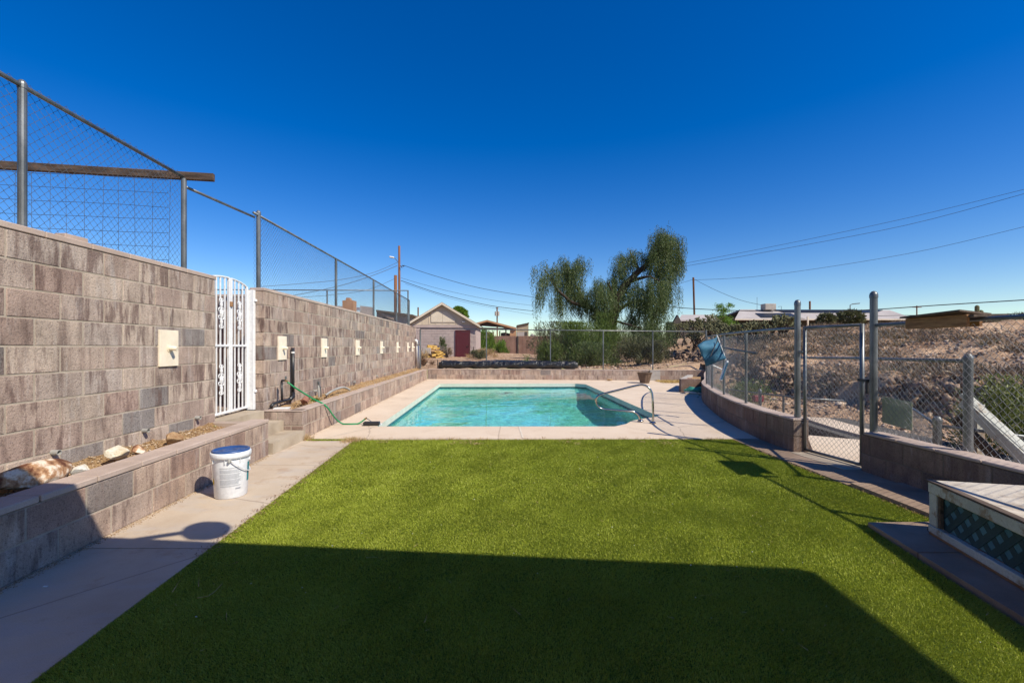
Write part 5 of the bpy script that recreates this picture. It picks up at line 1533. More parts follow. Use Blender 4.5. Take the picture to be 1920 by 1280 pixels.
fr = MB(); fr.box((-4.20, SZ - 0.04, 1.48), (0.06, 0.08, 2.1)); fr.box((-3.16, SZ - 0.04, 1.48), (0.06, 0.08, 2.1)); fr.box((-3.68, SZ - 0.04, 2.55), (1.1, 0.08, 0.07))
link('door_frame', fr.mesh('door_frame', M['maroon']), root)
link('floodlight', MB().box((-3.6, SZ - 0.15, 3.2), (0.22, 0.12, 0.08), None, 0.02).mesh('floodlight', M['pvc']), root)
# wood pile & metal box before the shed
root = thing('wood_pile', 'heap of split yellow firewood against the shed wall', 'firewood', (-5.9, 33, 0.43))
for k in range(46):
    x = rnd.gauss(-5.75, 0.42); z = 0.5 + rnd.random() * max(0.05, 1.05 - abs(x + 5.75) * 1.2)
    y = 32.9 + rnd.gauss(0, 0.15); a = rnd.uniform(-0.9, 0.9)
    link('log', MB().tube([(x - 0.22 * math.cos(a), y - 0.2, z - 0.1 * math.sin(a)), (x + 0.22 * math.cos(a), y + 0.1, z + 0.15 * math.sin(a))], rnd.uniform(0.06, 0.11), 7).mesh('log', M['wood_yellow'] if rnd.random() < .75 else M['rock_tan']), root)
tagged('metal_box', MB().box((-6.06, 32.3, 1.05), (0.58, 0.3, 0.44), None, 0.02).mesh('metal_box', M['cooler']), 'grey metal box in front of the firewood heap', 'box')
root = thing('wooden_post', 'thin dark post with a short side branch right of the maroon door', 'post', (-3.0, 33.0, 0.4))
link('shaft', MB().tube([(-2.72, 32.0, 0.4), (-2.7, 32.0, 1.35)], 0.03, 6).mesh('shaft', M['wood_dark']), root)
link('side_branch', MB().tube([(-2.72, 32.0, 0.75), (-2.85, 32.0, 0.62)], 0.02, 6).mesh('side_branch', M['wood_dark']), root)

# ------------------------------------------------------------------ brown block fence wall
root = thing('brown_wall', 'brown block garden wall with dark piers right of the shed', 'wall', (2, 45, 0.7))
def bw(px0, px1, ytop):
    x0 = (px0 - 960) / F * 45; x1_ = (px1 - 960) / F * 45; zt = EYE + (650 - ytop) / F * 45
    link('panel', MB().box(((x0 + x1_) / 2, 45.1, (zt + 0.4) / 2), (x1_ - x0 - 0.12, 0.2, zt - 0.4)).mesh('panel', M['brownwall']), root)
    nb = 0; crs = MB()
    z = 0.62
    while z < zt - 0.1:
        xx = x0 + 0.06
        while xx < x1_ - 0.1:
            crs.box((xx + 0.2, 44.995, z + 0.1), (min(0.385, x1_ - 0.07 - xx), 0.02, 0.185)); xx += 0.4
        z += 0.2
    link('block_faces', crs.mesh('block_faces', M['brownwall'], fix=False), root, kind='stuff')
for a, b, t in ((890, 925, 623), (925, 971, 630), (971, 1023, 630), (1023, 1044, 630), (1044, 1110, 631), (1110, 1180, 633)): bw(a, b, t)
for px in (925, 971, 1023, 1044, 1110):
    x = (px - 960) / F * 45
    link('pier', MB().box((x, 44.98, 1.4), (0.10, 0.24, 2.0 if px > 925 else 2.2)).mesh('pier', M['darkwall']), root)

# ------------------------------------------------------------------ ramada & buildings behind
def bp(px, py, Y): return P(px, py, Y)
root = thing('ramada', 'open orange-beamed patio roof behind the brown wall', 'ramada', tuple(P(930, 640, 56)))
def slab4(nm, pts2, Y, depth, th, mat, par=None):
    top = [P(*q, Y) for q in pts2]
    return link(nm, MB().slab(top, depth, (0, 1, 0)).mesh(nm, mat), par or root)
slab4('roof', [(889, 606), (913.5, 599.5), (968, 614), (968, 617.5), (913.5, 603), (889, 609.5)], 56, 6, 0, M['terracotta'])
slab4('ceiling', [(890, 610), (913.5, 603.2), (966, 617.6), (966, 619), (890, 619)], 56.6, 0.3, 0, M['wood_dark']) if False else None
slab4('beam', [(898, 613.5), (966, 615.5), (966, 618.5), (898, 616)], 56.2, 0.3, 0, M['wood_dark'])
slab4('gable_board', [(893, 609.5), (913.5, 603.2), (958, 614.8), (905, 611), (893, 611.5)], 56.3, 0.2, 0, M['wood_dark'])
for px in (900, 948.5): slab4('post', [(px - 1.2, 616), (px + 1.2, 616), (px + 1.2, 640), (px - 1.2, 640)], 56.3, 0.2, 0, M['wood_dark'])
slab4('pier', [(956, 617), (968, 617), (968, 640), (956, 640)], 56.3, 0.8, 0, M['terracotta'])
root = thing('grill_stand', 'dark barbecue and chairs under the orange patio roof', 'furniture', tuple(P(940, 628, 57)))
slab4('frame', [(936, 620), (938, 620), (938, 640), (936, 640)], 57, 0.3, 0, M['darkwall'])
slab4('cabinet', [(939, 624), (946, 623), (956, 625), (956, 640), (939, 640)], 57, 0.4, 0, M['darkwall'])
root = thing('tan_building', 'tan building with a slanting dark roof edge right of the orange patio', 'building', tuple(P(980, 640, 62)))
slab4('wall', [(969, 612), (991, 606.5), (991, 645), (969, 645)], 62, 4, 0, M['tanstucco'])
slab4('roof_edge', [(968.5, 609.5), (992, 604.5), (992, 606.5), (968.5, 611.8)], 61.8, 4.4, 0, M['darkwall'])
slab4('window', [(984, 622), (989, 622), (989, 629), (984, 629)], 61.95, 0.1, 0, M['darkwall'])
slab4('base_panel', [(969.5, 623), (983, 622), (983, 640), (969.5, 640)], 61.93, 0.05, 0, M['paleroof'])
root = thing('far_house', 'small pale house roof showing between the tan building and the tree', 'house', tuple(P(1000, 635, 80)))
slab4('wall', [(994, 632), (1006, 632), (1006, 645), (994, 645)], 80, 5, 0, M['darkwall'])
slab4('roof', [(993, 632), (998, 625), (1008, 632)], 79.8, 5.4, 0, M['paleroof'])
# left background, over the long wall
root = thing('orange_chimney', 'orange stucco chimney block showing above the long wall', 'chimney', tuple(P(652, 580, 40)))
slab4('stack', [(642, 563), (662, 563), (662, 620), (642, 620)], 40, 0.9, 0, M['terracotta'])
slab4('cap', [(649, 558), (655, 558), (657, 563), (648, 563)], 40.1, 0.5, 0, M['terracotta'])
root = thing('pale_parapet', 'pale parapet wall with red railings above the long wall', 'parapet', tuple(P(680, 580, 42)))
slab4('wall', [(675, 573), (699, 576), (699, 620), (675, 620)], 42, 0.4, 0, M['paleroof'])
slab4('wall', [(630, 573), (642, 574), (642, 620), (630, 620)], 42, 0.4, 0, M['paleroof'])
slab4('wall', [(662, 582), (675, 584), (675, 620), (662, 620)], 42.0, 0.4, 0, M['pvc'])
for k in range(6): slab4('baluster', [(663 + 2 * k, 576), (664 + 2 * k, 576), (664 + 2 * k, 582.5), (663 + 2 * k, 582.5)], 42, 0.05, 0, M['redstain'])
root = thing('old_shack', 'old grey shack with a sagging dark roof behind the two poles', 'shack', tuple(P(730, 600, 44)))
slab4('wall', [(706, 583), (774, 592), (774, 640), (706, 640)], 44, 5, 0, M['cooler'])
slab4('roof', [(705, 580.5), (774, 589.5), (778, 594), (705, 584)], 43.6, 6, 0, M['shingle'])
slab4('loose_board', [(710, 584.5), (739, 594), (738, 600), (711, 589)], 43.8, 0.1, 0, M['landing'])
slab4('doorway', [(717, 594), (727, 597), (727, 612), (717, 612)], 43.93, 0.1, 0, M['darkwall'])

# ------------------------------------------------------------------ poles & wires
root = thing('utility_pole', 'tall reddish-brown utility pole carrying a street light', 'utility pole', tuple(P(749, 640, 50)))
b_ = P(749, 650, 50); t_ = P(748.5, 461, 50)
link('shaft', MB().tube([(b_.x, 50, 0), (t_.x, 50, t_.z)], [0.16, 0.12], 10).mesh('shaft', M['pole'], smooth=True), root)
arm = link('lamp_arm', MB().tube([P(747, 493, 49.9), P(743, 487, 49.7), P(739, 483, 49.5)], 0.035, 6).mesh('lamp_arm', M['steel']), root)
link('lamp_head', MB().box(P(734.5, 482.3, 49.4), (0.55, 0.3, 0.17), Matrix.Rotation(R(10), 3, 'Y'), 0.07).mesh('lamp_head', M['pvc']), arm)
ins = MB()
for q in ((752, 499), (755, 498), (757, 499), (753.5, 501)): ins.box(P(*q, 49.8), (0.12, 0.1, 0.12), None, 0.03)
link('insulator', ins.mesh('insulator', M['darkwire']), root)
root = thing('utility_pole', 'shorter dark utility pole just left of the tall one', 'utility pole', tuple(P(742, 640, 48)))
link('shaft', MB().tube([(P(742, 600, 48).x, 48, 0), (P(741.7, 516, 48).x, 48, P(742, 516, 48).z)], [0.19, 0.165], 10).mesh('shaft', M['pole'], smooth=True), root)
def simple_pole(label, px0, px1, ytop, Y, r, cross=None, trans=None, mat='pole'):
    t = thing('utility_pole', label, 'utility pole', (P(px0, 650, Y).x, Y, 0.5))
    link('shaft', MB().tube([(P(px0, 650, Y).x, Y, 0.0), tuple(P(px1, ytop, Y))], r, 8).mesh('shaft', M[mat]), t)
    if cross:
        link('crossarm', MB().beam(P(px1 - cross[1], cross[0], Y), P(px1 + cross[1], cross[0], Y), 0.12, 0.14).mesh('crossarm', M[mat]), t)
    if trans:
        link('transformer', MB().lathe([(0, -0.5), (0.28, -0.5), (0.28, 0.5), (0, 0.5)], P(px1 - 2.2, trans, Y - 0.4), 10).mesh('transformer', M['cooler']), t)
        link('transformer', MB().lathe([(0, -0.5), (0.28, -0.5), (0.28, 0.5), (0, 0.5)], P(px1 + 2.2, trans, Y - 0.4), 10).mesh('transformer', M['cooler']), t)
simple_pole('distant pole with two transformers behind the orange patio roof', 932.5, 932, 576, 110, 0.16, (577, 2.5), 588)
simple_pole('thin leaning pole standing among the cactus right of the tree', 1304, 1300, 520, 60, 0.13)
simple_pole('stubby distant pole left of the shed roof', 784, 784, 576, 90, 0.14)
simple_pole('distant pole with a crossarm left of the wooden fence box', 1719, 1719, 573, 120, 0.14, (576, 9))
def wire(label, pts, Yl, r=0.022, sag=0.0):
    P3 = []
    n = 14
    a = P(*pts[0], Yl[0]); b = P(*pts[-1], Yl[1])
    if len(pts) == 2:
        for k in range(n + 1):
            t = k / n; q = a.lerp(b, t); q.z -= sag * 4 * t * (1 - t); P3.append(q)
    else:
        m_ = len(pts)
        P3 = [Vector(p) for p in cr([tuple(P(*p, Yl[0] + (Yl[1] - Yl[0]) * i / (m_ - 1))) for i, p in enumerate(pts)], 5)]
    tagged('power_line', MB().tube(P3, r, 4).mesh('power_line', M['darkwire'], fix=False), label, 'power line')
wire('power line dropping from the tall pole rightwards to the tree', [(757, 497.5), (815, 517), (900, 540), (1000, 557)], (50, 60), 0.028)
wire('upper of the faint lines from the dark pole to the tree', [(752, 521), (830, 543), (920, 562), (1000, 573)], (50, 62), 0.016)
wire('thick line from the dark pole down to the tree', [(752, 526), (830, 552), (920, 573), (1000, 583)], (50, 62), 0.034)
wire('lowest faint line crossing above the shed ridge', [(760, 532), (850, 561), (930, 578), (1010, 592)], (50, 64), 0.014)
wire('power line running left from the tall pole behind the long fence', [(745, 498), (700, 516), (640, 535), (560, 552), (470, 566)], (50, 40), 0.026)
wire('second line running left from the tall pole just above the first', [(745, 492), (700, 511), (640, 524), (560, 532), (480, 538)], (50, 40), 0.02)
wire('line running left from the dark pole behind the long fence', [(741, 522), (690, 543), (620, 553), (520, 560)], (48, 40), 0.018)
wire('topmost long line climbing to the right edge of the sky', [(1250, 500), (1450, 462), (1700, 409), (1925, 354)], (60, 45), 0.018)
wire('second long line climbing to the right edge of the sky', [(1250, 505), (1450, 470), (1700, 422), (1925, 362)], (60, 45), 0.02)
wire('third long line from the leaning pole to the right edge', [(1300, 525), (1440, 516), (1700, 476), (1925, 424)], (60, 45), 0.018)
wire('line falling from the leaning pole to the rooftop cooler', [(1301, 523), (1340, 543), (1390, 563), (1440, 574)], (60, 52), 0.022)
wire('short line from the leaning pole back into the tree', [(1299, 524), (1270, 533), (1250, 540)], (60, 60), 0.018)
wire('thick black cable sagging low across the right half above the fence', [(1200, 568), (1265, 576), (1350, 581), (1450, 583), (1600, 582), (1760, 572), (1925, 562)], (34, 20), 0.022)
wire('thin wire strung just below the black cable over the slope', [(1640, 592), (1780, 590), (1925, 588)], (24, 16), 0.012)

# ------------------------------------------------------------------ houses on the right
root = thing('ranch_house', 'long low house with a pale roof on the rise at right', 'house', tuple(P(1530, 640, 52)))
def rq(px, py, Y): return P(px, py, Y)
link('wall', MB().box(((23.5 + 44) / 2, 52.5, 3.3), (19.5, 6, 2.4)).mesh('wall', M['darkwall']), root)
link('roof', MB().slab([rq(1378, 598, 48), rq(1716, 598, 48), rq(1668, 581, 53), rq(1388, 580, 53)], 0.15).mesh('roof', M['paleroof']), root)
link('back_roof', MB().slab([rq(1388, 580, 53), rq(1668, 581, 53), (44, 58, 4.2), (24, 58, 4.2)], 0.15).mesh('back_roof', M['paleroof']), root)
link('solar_panel', MB().slab([rq(1428, 596 - 0.6, 48.6), rq(1500, 596 - 0.6, 48.6), rq(1482, 588.2, 50.7), rq(1416, 588.2, 50.7)], 0.08, (0, 0, 1)).mesh('solar_panel', M['solar']), root)
link('solar_panel', MB().slab([rq(1470, 586.3, 51.2), rq(1640, 587.0, 51.2), rq(1655, 582, 52.7), rq(1450, 581.4, 52.7)], 0.08, (0, 0, 1)).mesh('solar_panel', M['solar']), root)
link('porch_gable', MB().slab([rq(1470, 600, 46.5), rq(1516, 600, 46.5), rq(1500, 594.5, 46.5), rq(1478, 594.5, 46.5)], 1.5, (0, 1, 0)).mesh('porch_gable', M['paleroof']), root)
link('eave_board', MB().beam(rq(1378, 598.8, 47.9), rq(1716, 598.8, 47.9), 0.06, 0.12).mesh('eave_board', M['trim']), root)
link('rooftop_cooler', MB().box(rq(1440.5, 575.5, 52), (1.25, 1.0, 0.7), None, 0.04).mesh('rooftop_cooler', M['cooler']), root)
link('vent_pipe', MB().tube([rq(1518.5, 580, 52), rq(1518.5, 564.5, 52)], 0.10, 8).mesh('vent_pipe', M['pole']), root)
link('aerial', MB().tube([rq(1419.5, 581, 52), rq(1419.5, 557, 52)], 0.02, 5).mesh('aerial', M['steel']), root)
link('aerial', MB().tube([rq(1465, 586, 50), rq(1465, 574, 50), rq(1459, 575, 50)], 0.025, 5).mesh('aerial', M['steel']), root)
for px in (1390, 1450, 1530, 1600, 1660):
    link('window', MB().box((P(px, 605, 49.45).x, 49.47, 3.5), (1.4, 0.08, 1.0), None, 0.02).mesh('window', M['solar']), root)
link('porch_post', MB().box(rq(1514.5, 606, 47.9), (0.14, 0.14, 1.4)).mesh('porch_post', M['trim']), root)
root = thing('street_light', 'distant curved street light above the ranch house roof', 'street light', tuple(P(1594, 600, 90)))
link('pole', MB().tube([P(1594, 600, 90), P(1594, 572, 90), P(1598, 570, 90), P(1612, 568.5, 90)], 0.09, 6).mesh('pole', M['steel']), root)
root = thing('flat_house', 'pale-roofed house half hidden behind the cactus beside the tree', 'house', tuple(P(1295, 640, 50)))
link('roof', MB().slab([P(1272, 600, 48), P(1345, 600, 48), P(1338, 590, 52), P(1278, 590, 52)], 0.12).mesh('roof', M['paleroof']), root)
link('wall', MB().slab([P(1272, 601, 48.4), P(1345, 601, 48.4), P(1345, 640, 48.4), P(1272, 640, 48.4)], 4, (0, 1, 0)).mesh('wall', M['darkwall']), root)
link('gable', MB().slab([P(1262, 606, 47.9), P(1271, 590, 47.9), P(1279, 606, 47.9)], 0.5, (0, 1, 0)).mesh('gable', M['darkwall']), root)

# ------------------------------------------------------------------ vegetation
def leaves_mesh(name, pts, dirs, ln, wd, mat):
    pts = np.asarray(pts); dirs = np.asarray(dirs); n = len(pts)
    dirs = dirs / (np.linalg.norm(dirs, axis=1)[:, None] + 1e-9)
    rv = nprng.normal(size=(n, 3)); sd = np.cross(dirs, rv); sd /= np.linalg.norm(sd, axis=1)[:, None] + 1e-9
    L = np.asarray(ln).reshape(-1, 1) * np.ones((n, 1)); W_ = np.asarray(wd).reshape(-1, 1) * np.ones((n, 1))
    a = pts; b = pts + dirs * L * 0.5 + sd * W_; c = pts + dirs * L; d = pts + dirs * L * 0.5 - sd * W_
    V = np.stack([a, b, c, d], 1).reshape(-1, 3)
    return np_mesh(name, V, np.arange(4 * n).reshape(-1, 4), mat)

# the weeping tree
TZ = 25.0
def tp(px, py, dy=0.0): return P(px, py, TZ + dy)
root = thing('weeping_tree', 'large weeping tree with hanging foliage leaning right behind the fence', 'tree', (5.4, TZ, 0.4))
def limb(pts, r0, r1, nm='limb', par=None):
    p3 = [Vector(p) for p in cr([tuple(q) for q in pts], 5)]
    for i in range(1, len(p3) - 1):
        p3[i] = p3[i] + Vector((noise.noise(p3[i] * 1.3), noise.noise(p3[i] * 1.3 + Vector((9, 0, 0))), 0)) * 0.12
    rs = [r0 + (r1 - r0) * i / (len(p3) - 1) for i in range(len(p3))]
    return link(nm, MB().tube(p3, rs, 9).mesh(nm, M['bark'], smooth=True), par or root)
limb([(tp(1150, 700).x, TZ, 0.2), tp(1149, 650), tp(1147, 610), tp(1150, 580)], 0.36, 0.27, 'trunk')
limb([tp(1148, 600), tp(1155, 562), tp(1172, 537), tp(1195, 510), tp(1212, 494), tp(1235, 468), tp(1252, 440)], 0.27, 0.05)
limb([tp(1180, 529), tp(1200, 522, -.3), tp(1220, 519, -.6), tp(1245, 530, -.8)], 0.12, 0.03)
limb([tp(1150, 590), tp(1170, 575, .3), tp(1200, 564, .6), tp(1235, 570, .8)], 0.13, 0.03)
limb([tp(1196, 510), tp(1190, 490, .5), tp(1182, 470, .8)], 0.10, 0.03)
limb([tp(1147, 605), tp(1125, 590, .4), tp(1105, 575, .6), tp(1085, 545, .8), tp(1072, 510, 1)], 0.2, 0.04)
limb([tp(1105, 576, .6), tp(1070, 565, 0), tp(1040, 535, -.5), tp(1020, 505, -.8)], 0.11, 0.03)
limb([tp(1148, 610), tp(1150, 560, -.6), tp(1140, 530, -1)], 0.13, 0.03)
limb([tp(1152, 600), tp(1175, 608, -1), tp(1205, 615, -1.5)], 0.08, 0.02)
clusters = [  # px, py, rx, ry, depth, strands, hang
    (1018, 512, 17, 14, -0.8, 150, 1.7), (1006, 540, 10, 18, -0.9, 70, 1.6), (1034, 505, 12, 10, 0, 70, 1.4), (1010, 500, 14, 8, -.8, 26, 0.8),
    (1062, 497, 22, 14, 0.9, 300, 1.6), (1085, 494, 14, 13, 1.0, 150, 1.5), (1068, 530, 25, 24, 0.8, 420, 1.4),
    (1050, 560, 18, 20, 0.2, 160, 1.3), (1095, 545, 20, 18, 0.8, 180, 1.3),
    (1125, 535, 22, 16, -0.6, 260, 1.4), (1140, 560, 22, 22, -0.8, 300, 1.2), (1118, 575, 18, 18, 0.4, 200, 1.2),
    (1160, 500, 20, 18, 0.3, 230, 1.3), (1178, 480, 14, 14, 0.8, 130, 1.2), (1172, 478, 22, 10, 0.5, 50, 0.8), (1182, 520, 20, 18, 0.4, 190, 1.2),
    (1243, 448, 26, 17, 0.0, 460, 1.3), (1232, 436, 16, 8, 0.0, 100, 0.8), (1258, 460, 24, 22, 0.3, 420, 1.5), (1226, 466, 17, 22, -0.3, 260, 1.3), (1268, 452, 13, 12, 0, 90, 1.2), (1242, 500, 24, 22, 0.1, 380, 1.5), (1268, 482, 13, 16, 0.2, 120, 1.3),
    (1222, 535, 26, 18, -0.6, 380, 1.5), (1246, 545, 18, 18, 0.6, 240, 1.7), (1228, 575, 24, 22, -0.2, 320, 1.6), (1205, 560, 14, 16, -.5, 150, 1.2),
    (1100, 560, 20, 18, 0.2, 220, 1.1), (1132, 590, 22, 18, 0.6, 260, 1.0), (1165, 545, 16, 16, 0.7, 170, 1.2), (1185, 548, 14, 14, -0.5, 150, 1.1), (1180, 592, 20, 16, 0.5, 220, 0.9), (1150, 520, 14, 12, 0.2, 130, 1.0), (1195, 480, 12, 12, 0.4, 110, 1.1), (1215, 610, 32, 24, -0.8, 460, 1.1), (1240, 625, 20, 22, -0.5, 240, 0.9)]
Pp = []; Dd = []
for (cx_, cy_, rx, ry, dep, ns, hang) in clusters:
    C0 = tp(cx_, cy_, dep); sx = rx / F * TZ; sz = ry / F * TZ
    sub = [(rnd.gauss(0, 0.50), rnd.gauss(0, 0.50), rnd.gauss(0, .55)) for _ in range(max(5, ns // 18))]
    for _ in range(int(ns * 1.05)):
        sb = rnd.choice(sub)
        p = C0 + Vector((sx * (sb[0] + rnd.gauss(0, 0.13)), 0.9 * (sb[1] + rnd.gauss(0, 0.2)), sz * (sb[2] + rnd.gauss(0, 0.22))))
        Ln = hang * rnd.uniform(0.35, 1.0); nL = int(Ln / 0.045)
        d = Vector((rnd.gauss(0, .5), rnd.gauss(0, .5), rnd.uniform(-.2, .5)))
        for k in range(nL):
            d = (d * 0.80 + Vector((rnd.gauss(0, .03), rnd.gauss(0, .03), -0.2))); dn = d.normalized()
            p = p + dn * 0.045
            if rnd.random() < 0.85:
                Pp.append(tuple(p + Vector((rnd.gauss(0, .03), rnd.gauss(0, .03), 0)))); Dd.append(tuple(dn + Vector((rnd.gauss(0, .45), rnd.gauss(0, .45), -0.3))))
Pp = np.array(Pp)
link('crown', leaves_mesh('crown', Pp, np.array(Dd), nprng.uniform(0.06, 0.14, len(Pp)), nprng.uniform(0.009, 0.017, len(Pp)), M['leaf_tree']), root)

def bush(label, c, rx, ry, h, n, mat, name='bush', ln=(0.08, 0.2), wd=0.01, up=1.2, cat='bush', stems=7, hol=0.3, group=None):
    t = thing(name, label, cat, c, group)
    mb = MB()
    for k in range(stems):
        a = rnd.uniform(0, 6.28); e = Vector((math.cos(a) * rx * 0.6, math.sin(a) * ry * 0.6, h * rnd.uniform(0.5, 0.8)))
        mb.tube([(0, 0, -0.05), e * 0.5 + Vector((0, 0, h * 0.1)), e], [0.02 + h * 0.008, 0.014 + h * .004, 0.006], 5)
    o = bpy.data.objects.new('stems', mb.mesh('stems', M['bark'], fix=False)); COL.objects.link(o); o.parent = t
    nc = max(6, n // 140); cl = []
    for _ in range(nc):
        u = rnd.gauss(0, 0.42); v = rnd.gauss(0, 0.42); wv = rnd.uniform(0.12, 1) * math.sqrt(max(0.1, 1 - min(1, u * u + v * v) * 0.8))
        cl.append((u, v, wv))
    ii = nprng.integers(0, nc, n); cl = np.array(cl)[ii]
    g = nprng.normal(0, 0.13, (n, 3))
    q = cl + g; q[:, 2] = np.clip(q[:, 2], 0.02, 1.05)
    pts_ = q * np.array([rx, ry, h])
    dr_ = np.stack([q[:, 0] * 0.8, q[:, 1] * 0.8, np.full(n, up * 0.5)], 1) + nprng.normal(0, 0.45, (n, 3))
    o = bpy.data.objects.new('foliage', leaves_mesh('foliage', pts_, dr_, nprng.uniform(*ln, n), np.full(n, wd), mat)); COL.objects.link(o); o.parent = t
    return t
def gz(x, y): return H(x, y)
def atp(px, Y): x = (px - 960) / F * Y; return (x, Y, gz(x, Y))
bush('big green feathery bush left of the tree trunk, behind the fence', atp(1078, 22.5), 1.6, 1.0, 1.9, 9500, M['leaf_bush'], up=2.4, ln=(0.12, 0.28), wd=0.011)
bush('tall feathery green bush right in front of the tree trunk', atp(1128, 23.2), 1.2, 0.9, 2.4, 7500, M['leaf_bush'], up=2.4, ln=(0.12, 0.28), wd=0.011)
bush('dark green bush at the foot of the big feathery bush', atp(1105, 21.2), 1.1, 0.6, 1.0, 6000, M['leaf_tree'], up=1.5, wd=0.012)
bush('loose green bush at the left end of the row behind the fence', atp(1022, 23), 0.75, 0.6, 1.05, 3000, M['leaf_bush'], up=1.8, wd=0.011)
bush('olive dry bush right of the tree behind the low wall', atp(1196, 21.5), 1.1, 0.7, 1.2, 6500, M['leaf_olive'], up=1.6, wd=0.01)
bush('grey-green low bush near the end of the fence right of the tree', atp(1228, 20.6), 0.7, 0.5, 0.9, 3500, M['leaf_olive'], up=1.6, wd=0.01)
bush('dark yellow-green shrub behind the tree, above the fence rail', atp(1040, 32), 1.8, 1.2, 2.4, 6000, M['leaf_olive'], up=1.5, ln=(.15, .3), wd=0.02)
bush('broad shrub filling the gap behind the tree trunk', atp(1110, 33), 2.8, 1.2, 2.1, 6000, M['leaf_gray'], up=1.5, ln=(.15, .3), wd=0.02)
bush('shrub behind the hanging foliage at the right of the tree', atp(1200, 31), 2.2, 1.2, 1.7, 4500, M['leaf_bush'], up=1.5, ln=(.15, .3), wd=0.018)
bush('round bright green bush against the brown wall by the shed', atp(903, 41), 1.2, 0.9, 2.0, 5000, M['leaf_bright'], up=1.8, ln=(.12, .3), wd=0.022)
bush('small bright green bush at the foot of the brown wall', atp(936, 43), 0.75, 0.6, 1.15, 3000, M['leaf_bright'], up=1.5, ln=(.1, .25), wd=0.022)
bush('low grey-green weed clump at the corner of the shed', atp(899, 31), 0.7, 0.5, 0.6, 1500, M['leaf_olive'], up=1.2, wd=0.015)
bush('yellow straw weeds right of the shed corner', atp(908, 32.5), 1.0, 0.6, 0.6, 2500, M['straw'], up=1.2, ln=(.1, .25), wd=0.01)
bush('small weed clump with pale flowers left of the maroon door', atp(838, 33), 0.45, 0.4, 0.75, 900, M['leaf_gray'], up=1.6, wd=0.013)
bush('dark prickly plant right of the firewood heap', atp(829, 33.6), 0.3, 0.3, 1.3, 500, M['leaf_tree'], up=1.6, ln=(.12, .25), wd=0.02)
bush('reddish weeds behind the near end of the black roll', atp(794, 21.3), 0.4, 0.3, 0.35, 1200, M['litter'], up=1.2, wd=0.008)
bush('dry weeds beside the end of the long wall', atp(789, 23.5), 0.35, 0.5, 0.8, 1200, M['straw'], up=1.6, wd=0.007)
# round tree behind the shed
def round_tree(label, px, py0, py1, Y, mat, n, rad, name='round_tree'):
    c0 = P(px, (py0 + py1) / 2, Y); hh = (py1 - py0) / 2 / F * Y
    t = thing(name, label, 'tree', (c0.x, Y, gz(c0.x, Y)))
    g0 = gz(c0.x, Y)
    link('trunk', MB().tube([(c0.x, Y, g0 - 0.1), (c0.x, Y, c0.z)], [0.16, 0.08], 7).mesh('trunk', M['bark']), t)
    d = nprng.normal(size=(n, 3)); d /= np.linalg.norm(d, axis=1)[:, None]
    r_ = nprng.uniform(0.45, 1.0, n) ** 0.6
    lump = np.array([0.85 + 0.25 * noise.noise(Vector(tuple(q * 2.2)) + Vector((px, 0, 0))) for q in d])
    q = d * (r_ * lump)[:, None] * np.array([rad, rad, hh]) + np.array(tuple(c0))
    link('crown', leaves_mesh('crown', q, d + nprng.normal(0, .7, (n, 3)), nprng.uniform(0.15, 0.35, n), np.full(n, 0.05), mat), t)
round_tree('dense round green tree rising behind the shed roof', 861, 573, 606, 62, M['leaf_bright'], 6000, 1.35)
round_tree('olive-coloured small tree before the ranch house, left one', 1549, 587, 610, 40, M['leaf_olive'], 1500, 0.75)
round_tree('olive-coloured small tree before the ranch house, right one', 1594, 581, 612, 40, M['leaf_olive'], 2400, 1.15)
# yellow-green tree among the cactus
t = thing('palo_verde', 'bright yellow-green tree standing among the cactus on the rise', 'tree', atp(1357, 27))
cx0 = P(1357, 640, 27).x
link('trunk', MB().tube([(cx0, 27, gz(cx0, 27) - 0.1), (cx0 - 0.1, 27, 2.4), (cx0, 27, 3.4)], [0.07, 0.05, 0.02], 6).mesh('trunk', M['bark']), t)
Pq = []; Dq = []
for (px, py, rx, ry, n) in ((1350, 575, 9, 4, 260), (1368, 573, 7, 4, 220), (1356, 582, 12, 4, 380), (1349, 595, 15, 5, 500), (1362, 600, 13, 6, 500), (1372, 608, 12, 5, 330), (1355, 588, 7, 9, 260)):
    for _ in range(n):
        q = P(px + rnd.gauss(0, rx * .5), py + rnd.gauss(0, ry * .55), 27 + rnd.gauss(0, .25)); Pq.append(tuple(q)); Dq.append((rnd.gauss(0, 1), rnd.gauss(0, 1), rnd.gauss(0.3, .4)))
link('crown', leaves_mesh('crown', Pq, Dq, nprng.uniform(0.06, 0.16, len(Pq)), np.full(len(Pq), 0.018), M['leaf_bright']), t)

